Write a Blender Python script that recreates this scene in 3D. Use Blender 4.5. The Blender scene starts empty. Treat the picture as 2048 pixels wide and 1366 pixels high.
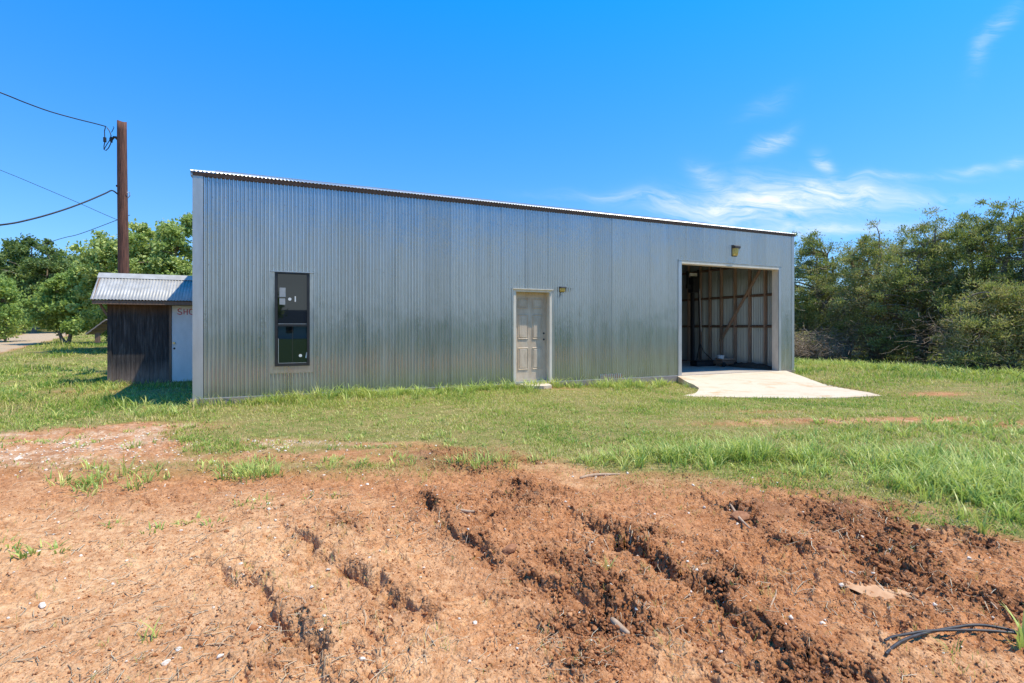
import bpy, math, random
import numpy as np
from math import radians, sin, cos, pi
from mathutils import Vector, Matrix

# ------------------------------------------------------------------ camera, sky, sun, exposure
SC = bpy.context.scene
COL = SC.collection
EYE = 1.45
cam_d = bpy.data.cameras.new("camera"); cam = bpy.data.objects.new("camera", cam_d); COL.objects.link(cam)
cam_d.sensor_width = 36; cam_d.lens = 18.0; cam_d.shift_y = -29 / 2048
cam_d.clip_start = 0.05; cam_d.clip_end = 3000
cam.location = (0, 0, EYE); cam.rotation_euler = (radians(90), 0, 0)
SC.camera = cam
SC.view_settings.view_transform = 'Standard'; SC.view_settings.look = 'None'
SC.view_settings.exposure = 0.20; SC.view_settings.gamma = 1.0
SUN_EL, SUN_AZ = radians(66.5), radians(97)          # azimuth clockwise from +Y
sd = bpy.data.lights.new("sun", 'SUN'); so = bpy.data.objects.new("sun", sd); COL.objects.link(so)
sd.energy = 5.0; sd.angle = radians(0.53); sd.color = (1.0, 0.925, 0.76)
sdir = Vector((sin(SUN_AZ) * cos(SUN_EL), cos(SUN_AZ) * cos(SUN_EL), sin(SUN_EL)))
so.rotation_euler = sdir.to_track_quat('Z', 'Y').to_euler(); so.location = (30, -5, 60)

W = bpy.data.worlds.new("World"); SC.world = W; W.use_nodes = True
nt = W.node_tree; N = nt.nodes; L = nt.links; N.clear()
def nn(t, **k):
    n = N.new(t)
    for a, b in k.items(): setattr(n, a, b)
    return n
def mth(op, a, b=None, c=None, clamp=False):
    n = N.new('ShaderNodeMath'); n.operation = op; n.use_clamp = clamp
    for i, v in enumerate((a, b, c)):
        if v is None: continue
        if isinstance(v, (int, float)): n.inputs[i].default_value = v
        else: L.new(v, n.inputs[i])
    return n.outputs[0]
out = nn('ShaderNodeOutputWorld'); bg = nn('ShaderNodeBackground'); bg.inputs['Strength'].default_value = 0.12
sky = nn('ShaderNodeTexSky', sky_type='NISHITA'); sky.sun_disc = False
sky.sun_elevation = SUN_EL; sky.sun_rotation = SUN_AZ; sky.air_density = 1.0; sky.dust_density = 0.25; sky.ozone_density = 2.0
tc = nn('ShaderNodeTexCoord'); sep = nn('ShaderNodeSeparateXYZ'); L.new(tc.outputs['Generated'], sep.inputs[0])
dx, dy, dz = sep.outputs
# deep polarised blue overhead, paler towards the horizon
er = nn('ShaderNodeValToRGB'); L.new(mth('MAXIMUM', dz, 0.0), er.inputs[0]); e_ = er.color_ramp.elements
e_[0].position = 0.0; e_[0].color = (.72, .92, 1.30, 1); e_[1].position = .62; e_[1].color = (.0, 1.38, 2.45, 1)
e2 = e_.new(.22); e2.color = (.50, 1.08, 1.68, 1)
hsv = nn('ShaderNodeMix', data_type='RGBA', blend_type='MULTIPLY'); hsv.inputs['Factor'].default_value = 1.0
L.new(sky.outputs[0], hsv.inputs['A']); L.new(er.outputs[0], hsv.inputs['B'])
yy = mth('MAXIMUM', dy, 0.08)
u = mth('DIVIDE', dx, yy); v = mth('DIVIDE', dz, yy)
cmb = nn('ShaderNodeCombineXYZ'); L.new(u, cmb.inputs[0]); L.new(v, cmb.inputs[1])
wn = nn('ShaderNodeTexNoise'); wn.inputs['Scale'].default_value = 5.0; wn.inputs['Detail'].default_value = 3
L.new(cmb.outputs[0], wn.inputs['Vector'])
wsep = nn('ShaderNodeSeparateXYZ'); L.new(wn.outputs['Color'], wsep.inputs[0])
u2 = mth('ADD', u, mth('MULTIPLY', mth('SUBTRACT', wsep.outputs[0], .5), .10))
v2 = mth('ADD', v, mth('MULTIPLY', mth('SUBTRACT', wsep.outputs[1], .5), .10))
def blob(cu, cv, ru, rv, rot, amp):
    a = mth('SUBTRACT', u2, cu); b = mth('SUBTRACT', v2, cv)
    c, s_ = cos(rot), sin(rot)
    p = mth('ADD', mth('MULTIPLY', a, c / ru), mth('MULTIPLY', b, s_ / ru))
    q = mth('ADD', mth('MULTIPLY', a, -s_ / rv), mth('MULTIPLY', b, c / rv))
    d = mth('ADD', mth('MULTIPLY', p, p), mth('MULTIPLY', q, q))
    return mth('MULTIPLY', mth('EXPONENT', mth('MULTIPLY', d, -1.0)), amp)
bl = [blob(.52, .240, .20, .030, 0, 1.15), blob(.62, .262, .13, .024, -.12, .9), blob(.44, .228, .14, .024, .0, .9),
      blob(.505, .352, .035, .014, .55, .95), blob(.605, .318, .024, .013, -.6, .85), blob(.39, .295, .04, .022, -.7, .6),
      blob(.22, .25, .13, .012, -.05, .45), blob(.90, .312, .04, .010, .12, .55), blob(.985, .33, .03, .012, 0, .6),
      blob(.94, .56, .06, .02, .9, .5), blob(.72, .285, .14, .008, .06, .5), blob(.80, .24, .10, .012, .1, .5),
      blob(.50, .43, .05, .02, .3, .16), blob(.60, .185, .25, .012, 0, .9)]
tot = bl[0]
for b in bl[1:]: tot = mth('ADD', tot, b)
cm2 = nn('ShaderNodeCombineXYZ'); L.new(mth('MULTIPLY', u2, 5.0), cm2.inputs[0]); L.new(mth('MULTIPLY', mth('ADD', v2, mth('MULTIPLY', u, .12)), 24.0), cm2.inputs[1])
cn = nn('ShaderNodeTexNoise'); cn.inputs['Scale'].default_value = 2.0; cn.inputs['Detail'].default_value = 10; cn.inputs['Roughness'].default_value = .66
cn.inputs['Distortion'].default_value = .6
L.new(cm2.outputs[0], cn.inputs['Vector'])
str_ = mth('MULTIPLY', mth('SUBTRACT', cn.outputs[0], .30), 1.9, clamp=True)
dens = mth('MULTIPLY', mth('MULTIPLY', tot, str_), mth('GREATER_THAN', dy, 0.1), clamp=True)
# low cloud bank in the half of the sky behind the photographer
gn = nn('ShaderNodeTexNoise'); gn.inputs['Scale'].default_value = 2.2; gn.inputs['Detail'].default_value = 4
mp = nn('ShaderNodeMapping'); mp.inputs['Scale'].default_value = (1, 1, 5); L.new(tc.outputs['Generated'], mp.inputs[0]); L.new(mp.outputs[0], gn.inputs['Vector'])
edge = mth('ADD', mth('MULTIPLY', mth('SUBTRACT', gn.outputs[0], .5), .12), .215)
bank = mth('MULTIPLY', mth('SUBTRACT', edge, dz), 16, clamp=True)
bank = mth('MULTIPLY', bank, mth('MULTIPLY', mth('MULTIPLY', dy, -4), .95, clamp=True), clamp=True)
mixc = nn('ShaderNodeMix', data_type='RGBA'); mixc.inputs['B'].default_value = (7.6, 8.0, 8.4, 1)
L.new(mth('MULTIPLY', dens, .93), mixc.inputs['Factor']); mixb = nn('ShaderNodeMix', data_type='RGBA'); mixb.inputs['B'].default_value = (4.6, 5.4, 5.9, 1); L.new(bank, mixb.inputs['Factor']); L.new(hsv.outputs['Result'], mixb.inputs['A']); L.new(mixb.outputs['Result'], mixc.inputs['A'])
L.new(mixc.outputs['Result'], bg.inputs['Color']); L.new(bg.outputs[0], out.inputs[0])

rng = np.random.default_rng(7)
random.seed(7)

# ------------------------------------------------------------------ geometry of the place
A_ = math.atan(1024 / 2333.0)                       # the shed's long wall leaves the picture plane at this angle
UX, UY = cos(A_), sin(A_)
CY = 1.32 * 1024 / 144.0; CX = (387 - 1024) / 1024 * CY
def s_of(px, t=0.0):
    a = (px - 1024) / 1024; x0 = CX - UY * t; y0 = CY + UX * t
    return (a * y0 - x0) / (UX - a * UY)
def z_of(px, py, t=0.0):
    s = s_of(px, t); return EYE + (654 - py) / 1024 * (CY + UX * t + s * UY)
def wpt(s, t, z=0.0):
    return (CX + s * UX - t * UY, CY + s * UY + t * UX, z)
def gpt(px, py, z=0.0):                              # a point of the photo at height z
    Y = (EYE - z) * 1024 / (py - 654); return ((px - 1024) / 1024 * Y, Y)

# ------------------------------------------------------------------ helpers
def tag(o, label=None, cat=None, group=None, kind=None):
    if label: o['label'] = label
    if cat: o['category'] = cat
    if group: o['group'] = group
    if kind: o['kind'] = kind
    return o
def empty(name, loc=(0, 0, 0), rz=0.0, **k):
    o = bpy.data.objects.new(name, None); COL.objects.link(o)
    o.location = loc; o.rotation_euler = (0, 0, rz); o.empty_display_size = .2
    return tag(o, **k)
def raw(name, V, F, mat, parent=None, smooth=False, cols=None, loc=None, **k):
    """V (n,3); F list of tuples or (m,4)/(m,3) array; cols (n,4) point colour named 'tint'"""
    me = bpy.data.meshes.new(name)
    V = np.asarray(V, dtype=np.float32)
    if isinstance(F, np.ndarray):
        m, q = F.shape
        me.vertices.add(len(V)); me.vertices.foreach_set('co', V.ravel())
        me.loops.add(m * q); me.loops.foreach_set('vertex_index', F.astype(np.int32).ravel())
        me.polygons.add(m); me.polygons.foreach_set('loop_start', np.arange(0, m * q, q, dtype=np.int32))
        me.update(calc_edges=True)
    else:
        me.from_pydata([tuple(map(float, p)) for p in V], [], F)
    if smooth: me.polygons.foreach_set('use_smooth', np.ones(len(me.polygons), dtype=bool))
    if cols is not None:
        for nm, c in (cols if isinstance(cols, list) else [('tint', cols)]):
            ca = me.color_attributes.new(nm, 'FLOAT_COLOR', 'POINT')
            ca.data.foreach_set('color', np.asarray(c, dtype=np.float32).ravel())
    me.materials.append(mat)
    o = bpy.data.objects.new(name, me); COL.objects.link(o)
    if parent is not None: o.parent = parent
    if loc is not None: o.location = loc
    return tag(o, **k)
class MB:
    def __init__(s): s.v = []; s.f = []
    def poly(s, pts, faces):
        b = len(s.v); s.v += [tuple(p) for p in pts]; s.f += [tuple(i + b for i in f) for f in faces]; return s
    def box(s, x0, x1, y0, y1, z0, z1, ch=0.0):
        if ch <= 0:
            return s.poly([(x0,y0,z0),(x1,y0,z0),(x1,y1,z0),(x0,y1,z0),(x0,y0,z1),(x1,y0,z1),(x1,y1,z1),(x0,y1,z1)],
                   [(0,3,2,1),(4,5,6,7),(0,1,5,4),(1,2,6,5),(2,3,7,6),(3,0,4,7)])
        P = []
        for (sx, X, dX) in ((0, x0, ch), (1, x1, -ch)):
            for (sy, Y_, dY) in ((0, y0, ch), (1, y1, -ch)):
                for (sz, Z, dZ) in ((0, z0, ch), (1, z1, -ch)):
                    P += [(X, Y_ + dY, Z + dZ), (X + dX, Y_, Z + dZ), (X + dX, Y_ + dY, Z)]
        def i(a, b, c, k): return ((a * 2 + b) * 2 + c) * 3 + k
        F = [(i(0,0,0,0), i(0,0,1,0), i(0,1,1,0), i(0,1,0,0)), (i(1,0,0,0), i(1,1,0,0), i(1,1,1,0), i(1,0,1,0)),
             (i(0,0,0,1), i(1,0,0,1), i(1,0,1,1), i(0,0,1,1)), (i(0,1,0,1), i(0,1,1,1), i(1,1,1,1), i(1,1,0,1)),
             (i(0,0,0,2), i(0,1,0,2), i(1,1,0,2), i(1,0,0,2)), (i(0,0,1,2), i(1,0,1,2), i(1,1,1,2), i(0,1,1,2))]
        for b in (0, 1):
            for c in (0, 1):
                F.append((i(0,b,c,1), i(1,b,c,1), i(1,b,c,2), i(0,b,c,2)))
                F.append((i(b,0,c,0), i(b,1,c,0), i(b,1,c,2), i(b,0,c,2)))
                F.append((i(b,c,0,0), i(b,c,1,0), i(b,c,1,1), i(b,c,0,1)))
        for a in (0,1):
            for b in (0,1):
                for c in (0,1): F.append((i(a,b,c,0), i(a,b,c,1), i(a,b,c,2)))
        return s.poly(P, F)
    def beam(s, p, q, w, h, up=(0, 0, 1)):
        p = Vector(p); q = Vector(q); d = (q - p).normalized(); upv = Vector(up)
        if abs(d.dot(upv)) > .98: upv = Vector((0, 1, 0))
        a = d.cross(upv).normalized() * w / 2; b = d.cross(a).normalized() * h / 2
        P = [p - a - b, p + a - b, p + a + b, p - a + b, q - a - b, q + a - b, q + a + b, q - a + b]
        return s.poly([tuple(x) for x in P], [(0,1,2,3),(7,6,5,4),(0,4,5,1),(1,5,6,2),(2,6,7,3),(3,7,4,0)])
    def tube(s, pts, r, n=8, cap=True):
        pts = [Vector(p) for p in pts]; rr = r if hasattr(r, '__len__') else [r] * len(pts)
        base = len(s.v); prev = None
        for k, p in enumerate(pts):
            d = (pts[min(k + 1, len(pts) - 1)] - pts[max(k - 1, 0)])
            d = d.normalized() if d.length > 1e-9 else Vector((0, 0, 1))
            if prev is None:
                a = d.cross(Vector((0.13, 0.2, 1)) if abs(d.z) < .9 else Vector((1, .1, 0))).normalized()
            else:
                a = prev - d * prev.dot(d)
                a = a.normalized() if a.length > 1e-6 else d.orthogonal().normalized()
            prev = a; b = d.cross(a)
            for j in range(n):
                t = 2 * pi * j / n; q = p + (a * cos(t) + b * sin(t)) * rr[k]; s.v.append(tuple(q))
        for k in range(len(pts) - 1):
            for j in range(n):
                j2 = (j + 1) % n; o = base + k * n
                s.f.append((o + j, o + j2, o + n + j2, o + n + j))
        if cap:
            s.f.append(tuple(base + j for j in range(n))[::-1]); s.f.append(tuple(base + (len(pts) - 1) * n + j for j in range(n)))
        return s
    def build(s, name, mat, parent=None, smooth=False, loc=None, **k):
        return raw(name, s.v, s.f, mat, parent, smooth, loc=loc, **k)

# ---- numpy noise
def _h(ix, iy, sd_):
    n = (ix.astype(np.int64) * 374761393 + iy.astype(np.int64) * 668265263 + sd_ * 974711) & 0x7fffffff
    n = ((n ^ (n >> 13)) * 1274126177) & 0x7fffffff
    return ((n ^ (n >> 16)) & 0xffff) / 65535.0
def vnoise(x, y, sd_=0):
    ix = np.floor(x); iy = np.floor(y); fx = x - ix; fy = y - iy
    fx = fx * fx * (3 - 2 * fx); fy = fy * fy * (3 - 2 * fy)
    a = _h(ix, iy, sd_); b = _h(ix + 1, iy, sd_); c = _h(ix, iy + 1, sd_); d = _h(ix + 1, iy + 1, sd_)
    return (a * (1 - fx) + b * fx) * (1 - fy) + (c * (1 - fx) + d * fx) * fy
def fbm(x, y, sc, oc=4, sd_=0, gain=.5):
    s = 0; am = 1; t = 0
    for k in range(oc):
        s = s + am * vnoise(x * sc + 17.3 * k, y * sc - 9.1 * k, sd_ + k); t += am; am *= gain; sc *= 2.03
    return s / t
def worley(x, y, sc, sd_=0, jit=.95):
    X = x * sc; Y = y * sc; ix = np.floor(X); iy = np.floor(Y)
    f1 = np.full(X.shape, 9.0); val = np.zeros(X.shape)
    for i in (-1, 0, 1):
        for j in (-1, 0, 1):
            cx = ix + i; cy = iy + j
            px = cx + .5 + (_h(cx, cy, sd_) - .5) * jit; py = cy + .5 + (_h(cx, cy, sd_ + 5) - .5) * jit
            d = np.hypot(X - px, Y - py); m = d < f1
            f1 = np.where(m, d, f1); val = np.where(m, _h(cx, cy, sd_ + 9), val)
    return f1, val
def sstep(a, b, x):
    t = np.clip((x - a) / (b - a), 0, 1); return t * t * (3 - 2 * t)

SEND = s_of(1587)
APRON = None
def apron_poly():
    z0 = .126
    def g(px, py, z): return (*gpt(px, py, z), z)
    pts = [(*wpt(s_of(1355), 0)[:2], z0), g(1372, 758.5, .105), g(1388, 763, .08), g(1396.5, 768.5, .05), g(1396, 775, .01), g(1388, 781, -.03), g(1376, 786, -.07), g(1366, 791, -.11),
           g(1372, 794.5, -.125), g(1420, 794.5, -.12), g(1500, 794.5, -.11), g(1600, 795.5, -.11), g(1690, 793, -.10), g(1765, 787, -.07), g(1740, 779, -.045), g(1690, 768, .0), g(1640, 757, .05), g(1606, 748.5, .09),
           (*wpt(s_of(1572), 0)[:2], z0)]
    return pts
AP = apron_poly()
def in_poly(x, y, poly):
    ins = np.zeros(x.shape, bool); n = len(poly)
    for i in range(n):
        x1, y1 = poly[i][:2]; x2, y2 = poly[(i + 1) % n][:2]
        c = ((y1 > y) != (y2 > y)) & (x < (x2 - x1) * (y - y1) / (y2 - y1 + 1e-12) + x1); ins ^= c
    return ins
def apron_z(x, y):
    t_ = -(x - CX) * UY + (y - CY) * UX
    return .126 - .130 * np.clip(-t_ - .03, 0, 1.8) - .006 * np.clip(-t_ - 1.8, 0, 3)

# ------------------------------------------------------------------ the lie of the land
_bx = [-40, -12, -6.7, -5.75, -4.86, -4.2, -3.56, -2.38, -.76, .42, .9, 2.3, 2.85, 3.25, 3.6, 4.6, 7, 14, 40]
_by = [9.5, 7.6, 6.7, 7.1, 7.0, 6.5, 6.0, 6.0, 6.1, 5.6, 5.05, 4.7, 4.45, 4.0, 3.55, 3.1, 2.6, 2.0, 1.5]
def grassy(x, y):
    """0 bare dirt ... 1 closed grass"""
    b = np.interp(x, _bx, _by)
    g = sstep(-.35, .55, y - b + (fbm(x, y, 1.1, 4, 3) - .5) * 1.5 + (fbm(x, y, 5, 2, 33) - .5) * .35)
    # bare scars inside the grass
    def scar(cx, cy, rx, ry, k, r=0.0):
        a = x - cx; c = y - cy; a, c = a * cos(r) + c * sin(r), -a * sin(r) + c * cos(r)
        return k * np.exp(-((a / rx) ** 2 + (c / ry) ** 2) ** 1.3)
    n = .55 + .9 * fbm(x, y, 2.4, 3, 41)
    g = g - n * (scar(5.0, 7.9, 1.6, .30, .95) + scar(6.6, 8.1, 1.0, .22, .9) + scar(3.3, 7.6, .8, .2, .5) + scar(7.8, 7.6, 1.2, .25, .8)
             + scar(-4.9, 7.3, .8, .5, .75) + scar(-2.9, 6.5, .7, .22, .8) + scar(4.6, 8.9, .9, .2, .6) + scar(9.6, 11.6, .7, .35, 1.0)
             + scar(.95, 12.0, .5, .3, .5) + scar(-8.9, 11.4, 1.4, .4, .45) + scar(-1.7, 6.35, .5, .13, .7))
    # weeds creep into the dirt at the left
    g = g + .60 * np.exp(-(((x + 2.4) / 2.1) ** 2 + ((y - 5.3) / .34) ** 2)) * n + .25 * np.exp(-(((x - 1.6) / .8) ** 2 + ((y - 4.9) / .4) ** 2))
    g = np.maximum(g, sstep(.9, -.4, y + (fbm(x, y, 1.2, 3, 43) - .5) * 1.2))
    # the drive far left
    d = drive_d(x, y)
    return np.clip(g, 0, 1) * sstep(.85, 1.25, d)
_dr = [(-18, 14), (-23.7, 20.7), (-28.6, 28.0), (-33.3, 35.0), (-37.6, 41), (-42.6, 47)]
def drive_d(x, y):                                   # 1 at the drive's edge
    best = np.full(np.shape(x), 99.0)
    for (a, b) in zip(_dr[:-1], _dr[1:]):
        vx, vy = b[0] - a[0], b[1] - a[1]
        t = np.clip(((x - a[0]) * vx + (y - a[1]) * vy) / (vx * vx + vy * vy), 0, 1)
        best = np.minimum(best, np.hypot(x - a[0] - t * vx, y - a[1] - t * vy))
    return best / 1.55
def macro(x, y):
    z = (fbm(x, y, .35, 3, 11) - .5) * .10 * sstep(3.5, 7, y) * (1 - sstep(10, 14, y))
    lf = 1 - sstep(-8, 8, x)
    z = z + .030 * np.clip(y - 17, 0, 60) * lf + .02 * np.clip(y - 26, 0, 70) * (1 - lf)
    z = z - .15 * np.exp(-(((x - 6.3) / 3.9) ** 2 + ((y - 11.8) / 2.6) ** 2))
    rx = x - CX; ry = y - CY; s_ = rx * UX + ry * UY; t_ = -rx * UY + ry * UX
    z = z + .055 * np.exp(-((s_ - 5.0) / 3.2) ** 2) * np.exp(-(t_ / 1.2) ** 2)
    z = z + .01
    z = np.where(in_poly(x, y, AP), np.minimum(z, apron_z(x, y) - .04), z)
    r = np.hypot(x, y)
    return z + (fbm(x, y, .03, 3, 77) - .5) * 1.5 * sstep(60, 200, r)
def P(*pts): return [gpt(a, b) for a, b in pts]
RUTS = [  # polyline, crack depth, ridge height, ridge side (+1 right)
    (P((835, 975), (862, 1010), (895, 1065), (935, 1095), (1000, 1125), (1100, 1178), (1190, 1205), (1300, 1235)), .11, .085, 1),
    (P((1115, 1028), (1200, 1060), (1260, 1095), (1400, 1180), (1500, 1235), (1620, 1310), (1740, 1366), (1900, 1450)), .085, .05, 1),
    (P((560, 1040), (640, 1105), (700, 1148), (770, 1190), (850, 1235), (915, 1282)), .085, .06, 1),
    (P((360, 1108), (430, 1135), (500, 1172), (560, 1225), (600, 1272), (625, 1310), (660, 1366), (700, 1440)), .085, .05, 1),
    (P((1190, 1180), (1240, 1210), (1330, 1222), (1380, 1250)), .08, .07, -1),
    (P((1060, 1300), (1120, 1320), (1200, 1330), (1290, 1360)), .035, .03, -1),
    (P((1440, 1000), (1500, 1035), (1530, 1075), (1620, 1110), (1720, 1140)), .03, .035, 1),
    (P((1700, 975), (1800, 1010), (1900, 1060), (2000, 1130)), .02, .03, 1),
    (P((150, 985), (260, 1000), (330, 1020)), .03, .03, -1),
    (P((370, 1090), (420, 1080), (480, 1040), (540, 1010)), .03, .035, -1),
    (P((780, 1180), (800, 1230), (850, 1270)), .035, .02, -1),
    (P((980, 965), (1080, 985), (1160, 990)), .02, .03, 1),
]
TRACKS = [  # tyre tracks with tread: centre line, half width
    (P((745, 950), (760, 1010), (800, 1080), (880, 1160), (1000, 1260), (1080, 1330)), .17),
    (P((1350, 990), (1440, 1040), (1500, 1100), (1620, 1190), (1750, 1280)), .18),
    (P((1060, 1010), (1180, 1080), (1300, 1160), (1430, 1260), (1550, 1360)), .16)]
def seg_d(pl, x, y):
    best = np.full(x.shape, 99.0); sgn = np.zeros(x.shape); al = np.zeros(x.shape); L0 = 0
    for (a, b) in zip(pl[:-1], pl[1:]):
        vx, vy = b[0] - a[0], b[1] - a[1]; l = math.hypot(vx, vy)
        t = np.clip(((x - a[0]) * vx + (y - a[1]) * vy) / (l * l), 0, 1)
        ex = x - a[0] - t * vx; ey = y - a[1] - t * vy; d = np.hypot(ex, ey); m = d < best
        best = np.where(m, d, best); sgn = np.where(m, np.sign(-(ex * vy - ey * vx)) * -1, sgn); al = np.where(m, L0 + t * l, al)
        L0 += l
    return best * sgn, al, L0
def micro(x, y):
    """height and 'freshly turned' mask of the dirt"""
    wx = x + (fbm(x, y, 5, 3, 21) - .5) * .16; wy = y + (fbm(x, y, 5, 3, 27) - .5) * .16
    wx2 = wx + (fbm(x, y, 12, 3, 24) - .5) * .07; wy2 = wy + (fbm(x, y, 12, 3, 29) - .5) * .07
    h = (fbm(x, y, 1.3, 3, 51) - .5) * .05 + (fbm(x, y, 5, 3, 55) - .5) * .018
    turned = sstep(.52, .70, fbm(x, y, 1.7, 4, 61)) * .62
    turned = turned * sstep(-1.9, -.2, x + .25 * (y - 3)) + .25 * turned
    tr = np.zeros(x.shape)
    for pl, hw in TRACKS:
        d, al, L0 = seg_d(pl, wx, wy); w = (1 - sstep(hw * .8, hw * 1.25, np.abs(d))) * sstep(0, .2, al) * (1 - sstep(L0 - .2, L0, al))
        tread = (sstep(-.2, .5, np.sin(al * 2 * pi / .085 + np.abs(d) * 9)) - .5) * .022 * sstep(.30, .55, fbm(x, y, 3, 2, 91))
        h = h * (1 - .5 * w) - w * .022 + w * tread; tr = np.maximum(tr, w)
    for k, (pl, dep, rid, side) in enumerate(RUTS):
        d, al, L0 = seg_d(pl, wx2, wy2); d = -d * side
        e = sstep(-.02, .25, al) * (1 - sstep(L0 - .3, L0 + .02, al)); e = e * (.55 + .45 * sstep(.30, .60, fbm(al, al * 0 + k, 2.2, 2, 83 + k)))
        nz = fbm(al * 1.0, d * .3 + k * 7, 6, 3, 71 + k); on = sstep(.28, .5, nz) * e
        h = h - dep * .85 * np.exp(-np.abs((d) / .045) ** 2.2) * on
        rg = np.exp(-np.clip(d - .03, 0, 9) / .13) * sstep(-.02, .055, d) * e
        h = h + rid * 1.0 * rg * (.45 + 1.0 * nz)
        turned = np.maximum(turned, (rg * .9 + .9 * np.exp(-((d + .03) / .07) ** 2) * e) * (.4 + 1.0 * nz) * (.28 if pl[0][0] < -1.0 else 1))
    # the dug hollow at lower middle
    hol = np.exp(-(((x - .45) / .33) ** 2 + ((y - 2.52) / .16) ** 2) ** 1.2)
    h = h - .06 * hol; turned = np.maximum(turned, hol)
    turned = np.clip(turned * (1 - .75 * tr), 0, 1)
    f1, v1 = worley(wx2, wy2, 15, 101); f2, v2_ = worley(wx2, wy2, 42, 111); f3, v3 = worley(x, y, 95, 121)
    cl = np.clip(.62 - f1, 0, 1) * (v1 > .35) * (.5 + v1); cl2 = np.clip(.6 - f2, 0, 1) * (.3 + v2_)
    smo = np.exp(-(((x + 1.75) / .95) ** 2 + ((y - 2.45) / .75) ** 2) ** 1.5) + .6 * np.exp(-(((x + 3.2) / 1.4) ** 2 + ((y - 4.2) / .7) ** 2)); lump = sstep(.40, .62, fbm(x, y, 1.6, 3, 151)) * (1 - .85 * np.clip(smo, 0, 1)); f4, v4 = worley(wx2 + 3, wy2, 8, 161); rdg = 1 - np.abs(2 * fbm(wx, wy, 7, 4, 155) - 1)
    rgh = fbm(x + 9, y, 26, 4, 158, .65) - .5
    h = h + rgh * (.012 * (1 - .6 * np.clip(smo, 0, 1)) + .060 * turned + .034 * lump) + turned * (cl * .045 + cl2 * .020 + np.clip(.6 - f4, 0, 1) * (v4 > .5) * .045) + (1 - turned) * (cl2 * .014 * (.3 + lump) + cl * .026 * lump + (rdg - .8) * .045 * lump)
    h = h + np.clip(.58 - f3, 0, 1) * .009 * (v3 > .3)
    # little pits: holes that catch shade
    pit = sstep(.60, .70, fbm(wx, wy, 10, 3, 141)); h = h - pit * .030 * (.20 * (1 - np.clip(smo, 0, 1)) + turned + .5 * lump)
    pit2 = sstep(.62, .70, fbm(wx2, wy2, 30, 2, 145)); h = h - pit2 * .013 * (.4 * (1 - np.clip(smo, 0, 1)) + turned)
    return h, turned
def ground(x, y):
    x = np.atleast_1d(np.asarray(x, float)); y = np.atleast_1d(np.asarray(y, float))
    g = grassy(x, y); near = 1 - sstep(8.5, 11, np.hypot(x, y)); z = macro(x, y)
    h, t = micro(x, y)
    k = near * (1 - .82 * g) * sstep(-3, 0, y)
    return z + h * k, g, t * near * (1 - g)
def gz(x, y): return float(ground([x], [y])[0][0])

# ------------------------------------------------------------------ materials
def mat(name):
    m = bpy.data.materials.new(name); m.use_nodes = True; t = m.node_tree
    b = t.nodes['Principled BSDF']; return m, t, b
class NB:
    """small node builder"""
    def __init__(s, t): s.t = t; s.n = t.nodes; s.l = t.links
    def lk(s, v, inp):
        if isinstance(v, (int, float)): inp.default_value = v
        elif isinstance(v, tuple): inp.default_value = v if len(v) == 4 or inp.type == 'VECTOR' else (*v, 1)
        else: s.l.new(v, inp)
    def m(s, op, a, b=0.0, clamp=False):
        n = s.n.new('ShaderNodeMath'); n.operation = op; n.use_clamp = clamp; s.lk(a, n.inputs[0]); s.lk(b, n.inputs[1]); return n.outputs[0]
    def mix(s, f, a, b, mode='MIX'):
        n = s.n.new('ShaderNodeMix'); n.data_type = 'RGBA'; n.blend_type = mode; s.lk(f, n.inputs['Factor']); s.lk(a, n.inputs['A']); s.lk(b, n.inputs['B']); return n.outputs['Result']
    def noise(s, scale, det=4, rough=.55, vec=None, dist=0.0, col=False):
        n = s.n.new('ShaderNodeTexNoise'); n.inputs['Scale'].default_value = scale; n.inputs['Detail'].default_value = det
        n.inputs['Roughness'].default_value = rough; n.inputs['Distortion'].default_value = dist
        if vec is not None: s.l.new(vec, n.inputs['Vector'])
        return n.outputs['Color' if col else 0]
    def vor(s, scale, vec=None, out='Distance'):
        n = s.n.new('ShaderNodeTexVoronoi'); n.inputs['Scale'].default_value = scale
        if vec is not None: s.l.new(vec, n.inputs['Vector'])
        return n.outputs[out]
    def obj(s, scale=(1, 1, 1)):
        c = s.n.new('ShaderNodeTexCoord'); m = s.n.new('ShaderNodeMapping'); m.inputs['Scale'].default_value = scale
        s.l.new(c.outputs['Object'], m.inputs[0]); return m.outputs[0]
    def ramp(s, v, stops):
        r = s.n.new('ShaderNodeValToRGB'); e = r.color_ramp.elements
        while len(e) < len(stops): e.new(.5)
        for i, (p, c) in enumerate(stops): e[i].position = p; e[i].color = (*c, 1) if len(c) == 3 else c
        s.l.new(v, r.inputs[0]); return r.outputs[0]
    def rng(s, v, a, b, c=0.0, d=1.0):
        n = s.n.new('ShaderNodeMapRange'); n.inputs[1].default_value = a; n.inputs[2].default_value = b; n.inputs[3].default_value = c; n.inputs[4].default_value = d
        s.l.new(v, n.inputs[0]); return n.outputs[0]
    def attr(s, name, o='Color'):
        n = s.n.new('ShaderNodeAttribute'); n.attribute_name = name; return n.outputs[o]
    def bump(s, h, st=.3, d=.01):
        n = s.n.new('ShaderNodeBump'); n.inputs['Strength'].default_value = st; n.inputs['Distance'].default_value = d; s.l.new(h, n.inputs['Height']); return n.outputs[0]
def simple(name, c1, c2, rough=.7, scale=8, stretch=(1, 1, 1), metal=0.0, bump=.0, det=5):
    m, t, b = mat(name); k = NB(t); vec = k.obj(stretch)
    n = k.noise(scale, det, .6, vec); k.lk(k.mix(k.rng(n, .3, .7), c1, c2), b.inputs['Base Color'])
    b.inputs['Roughness'].default_value = rough; b.inputs['Metallic'].default_value = metal
    if bump: k.lk(k.bump(n, bump, .01), b.inputs['Normal'])
    return m

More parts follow.
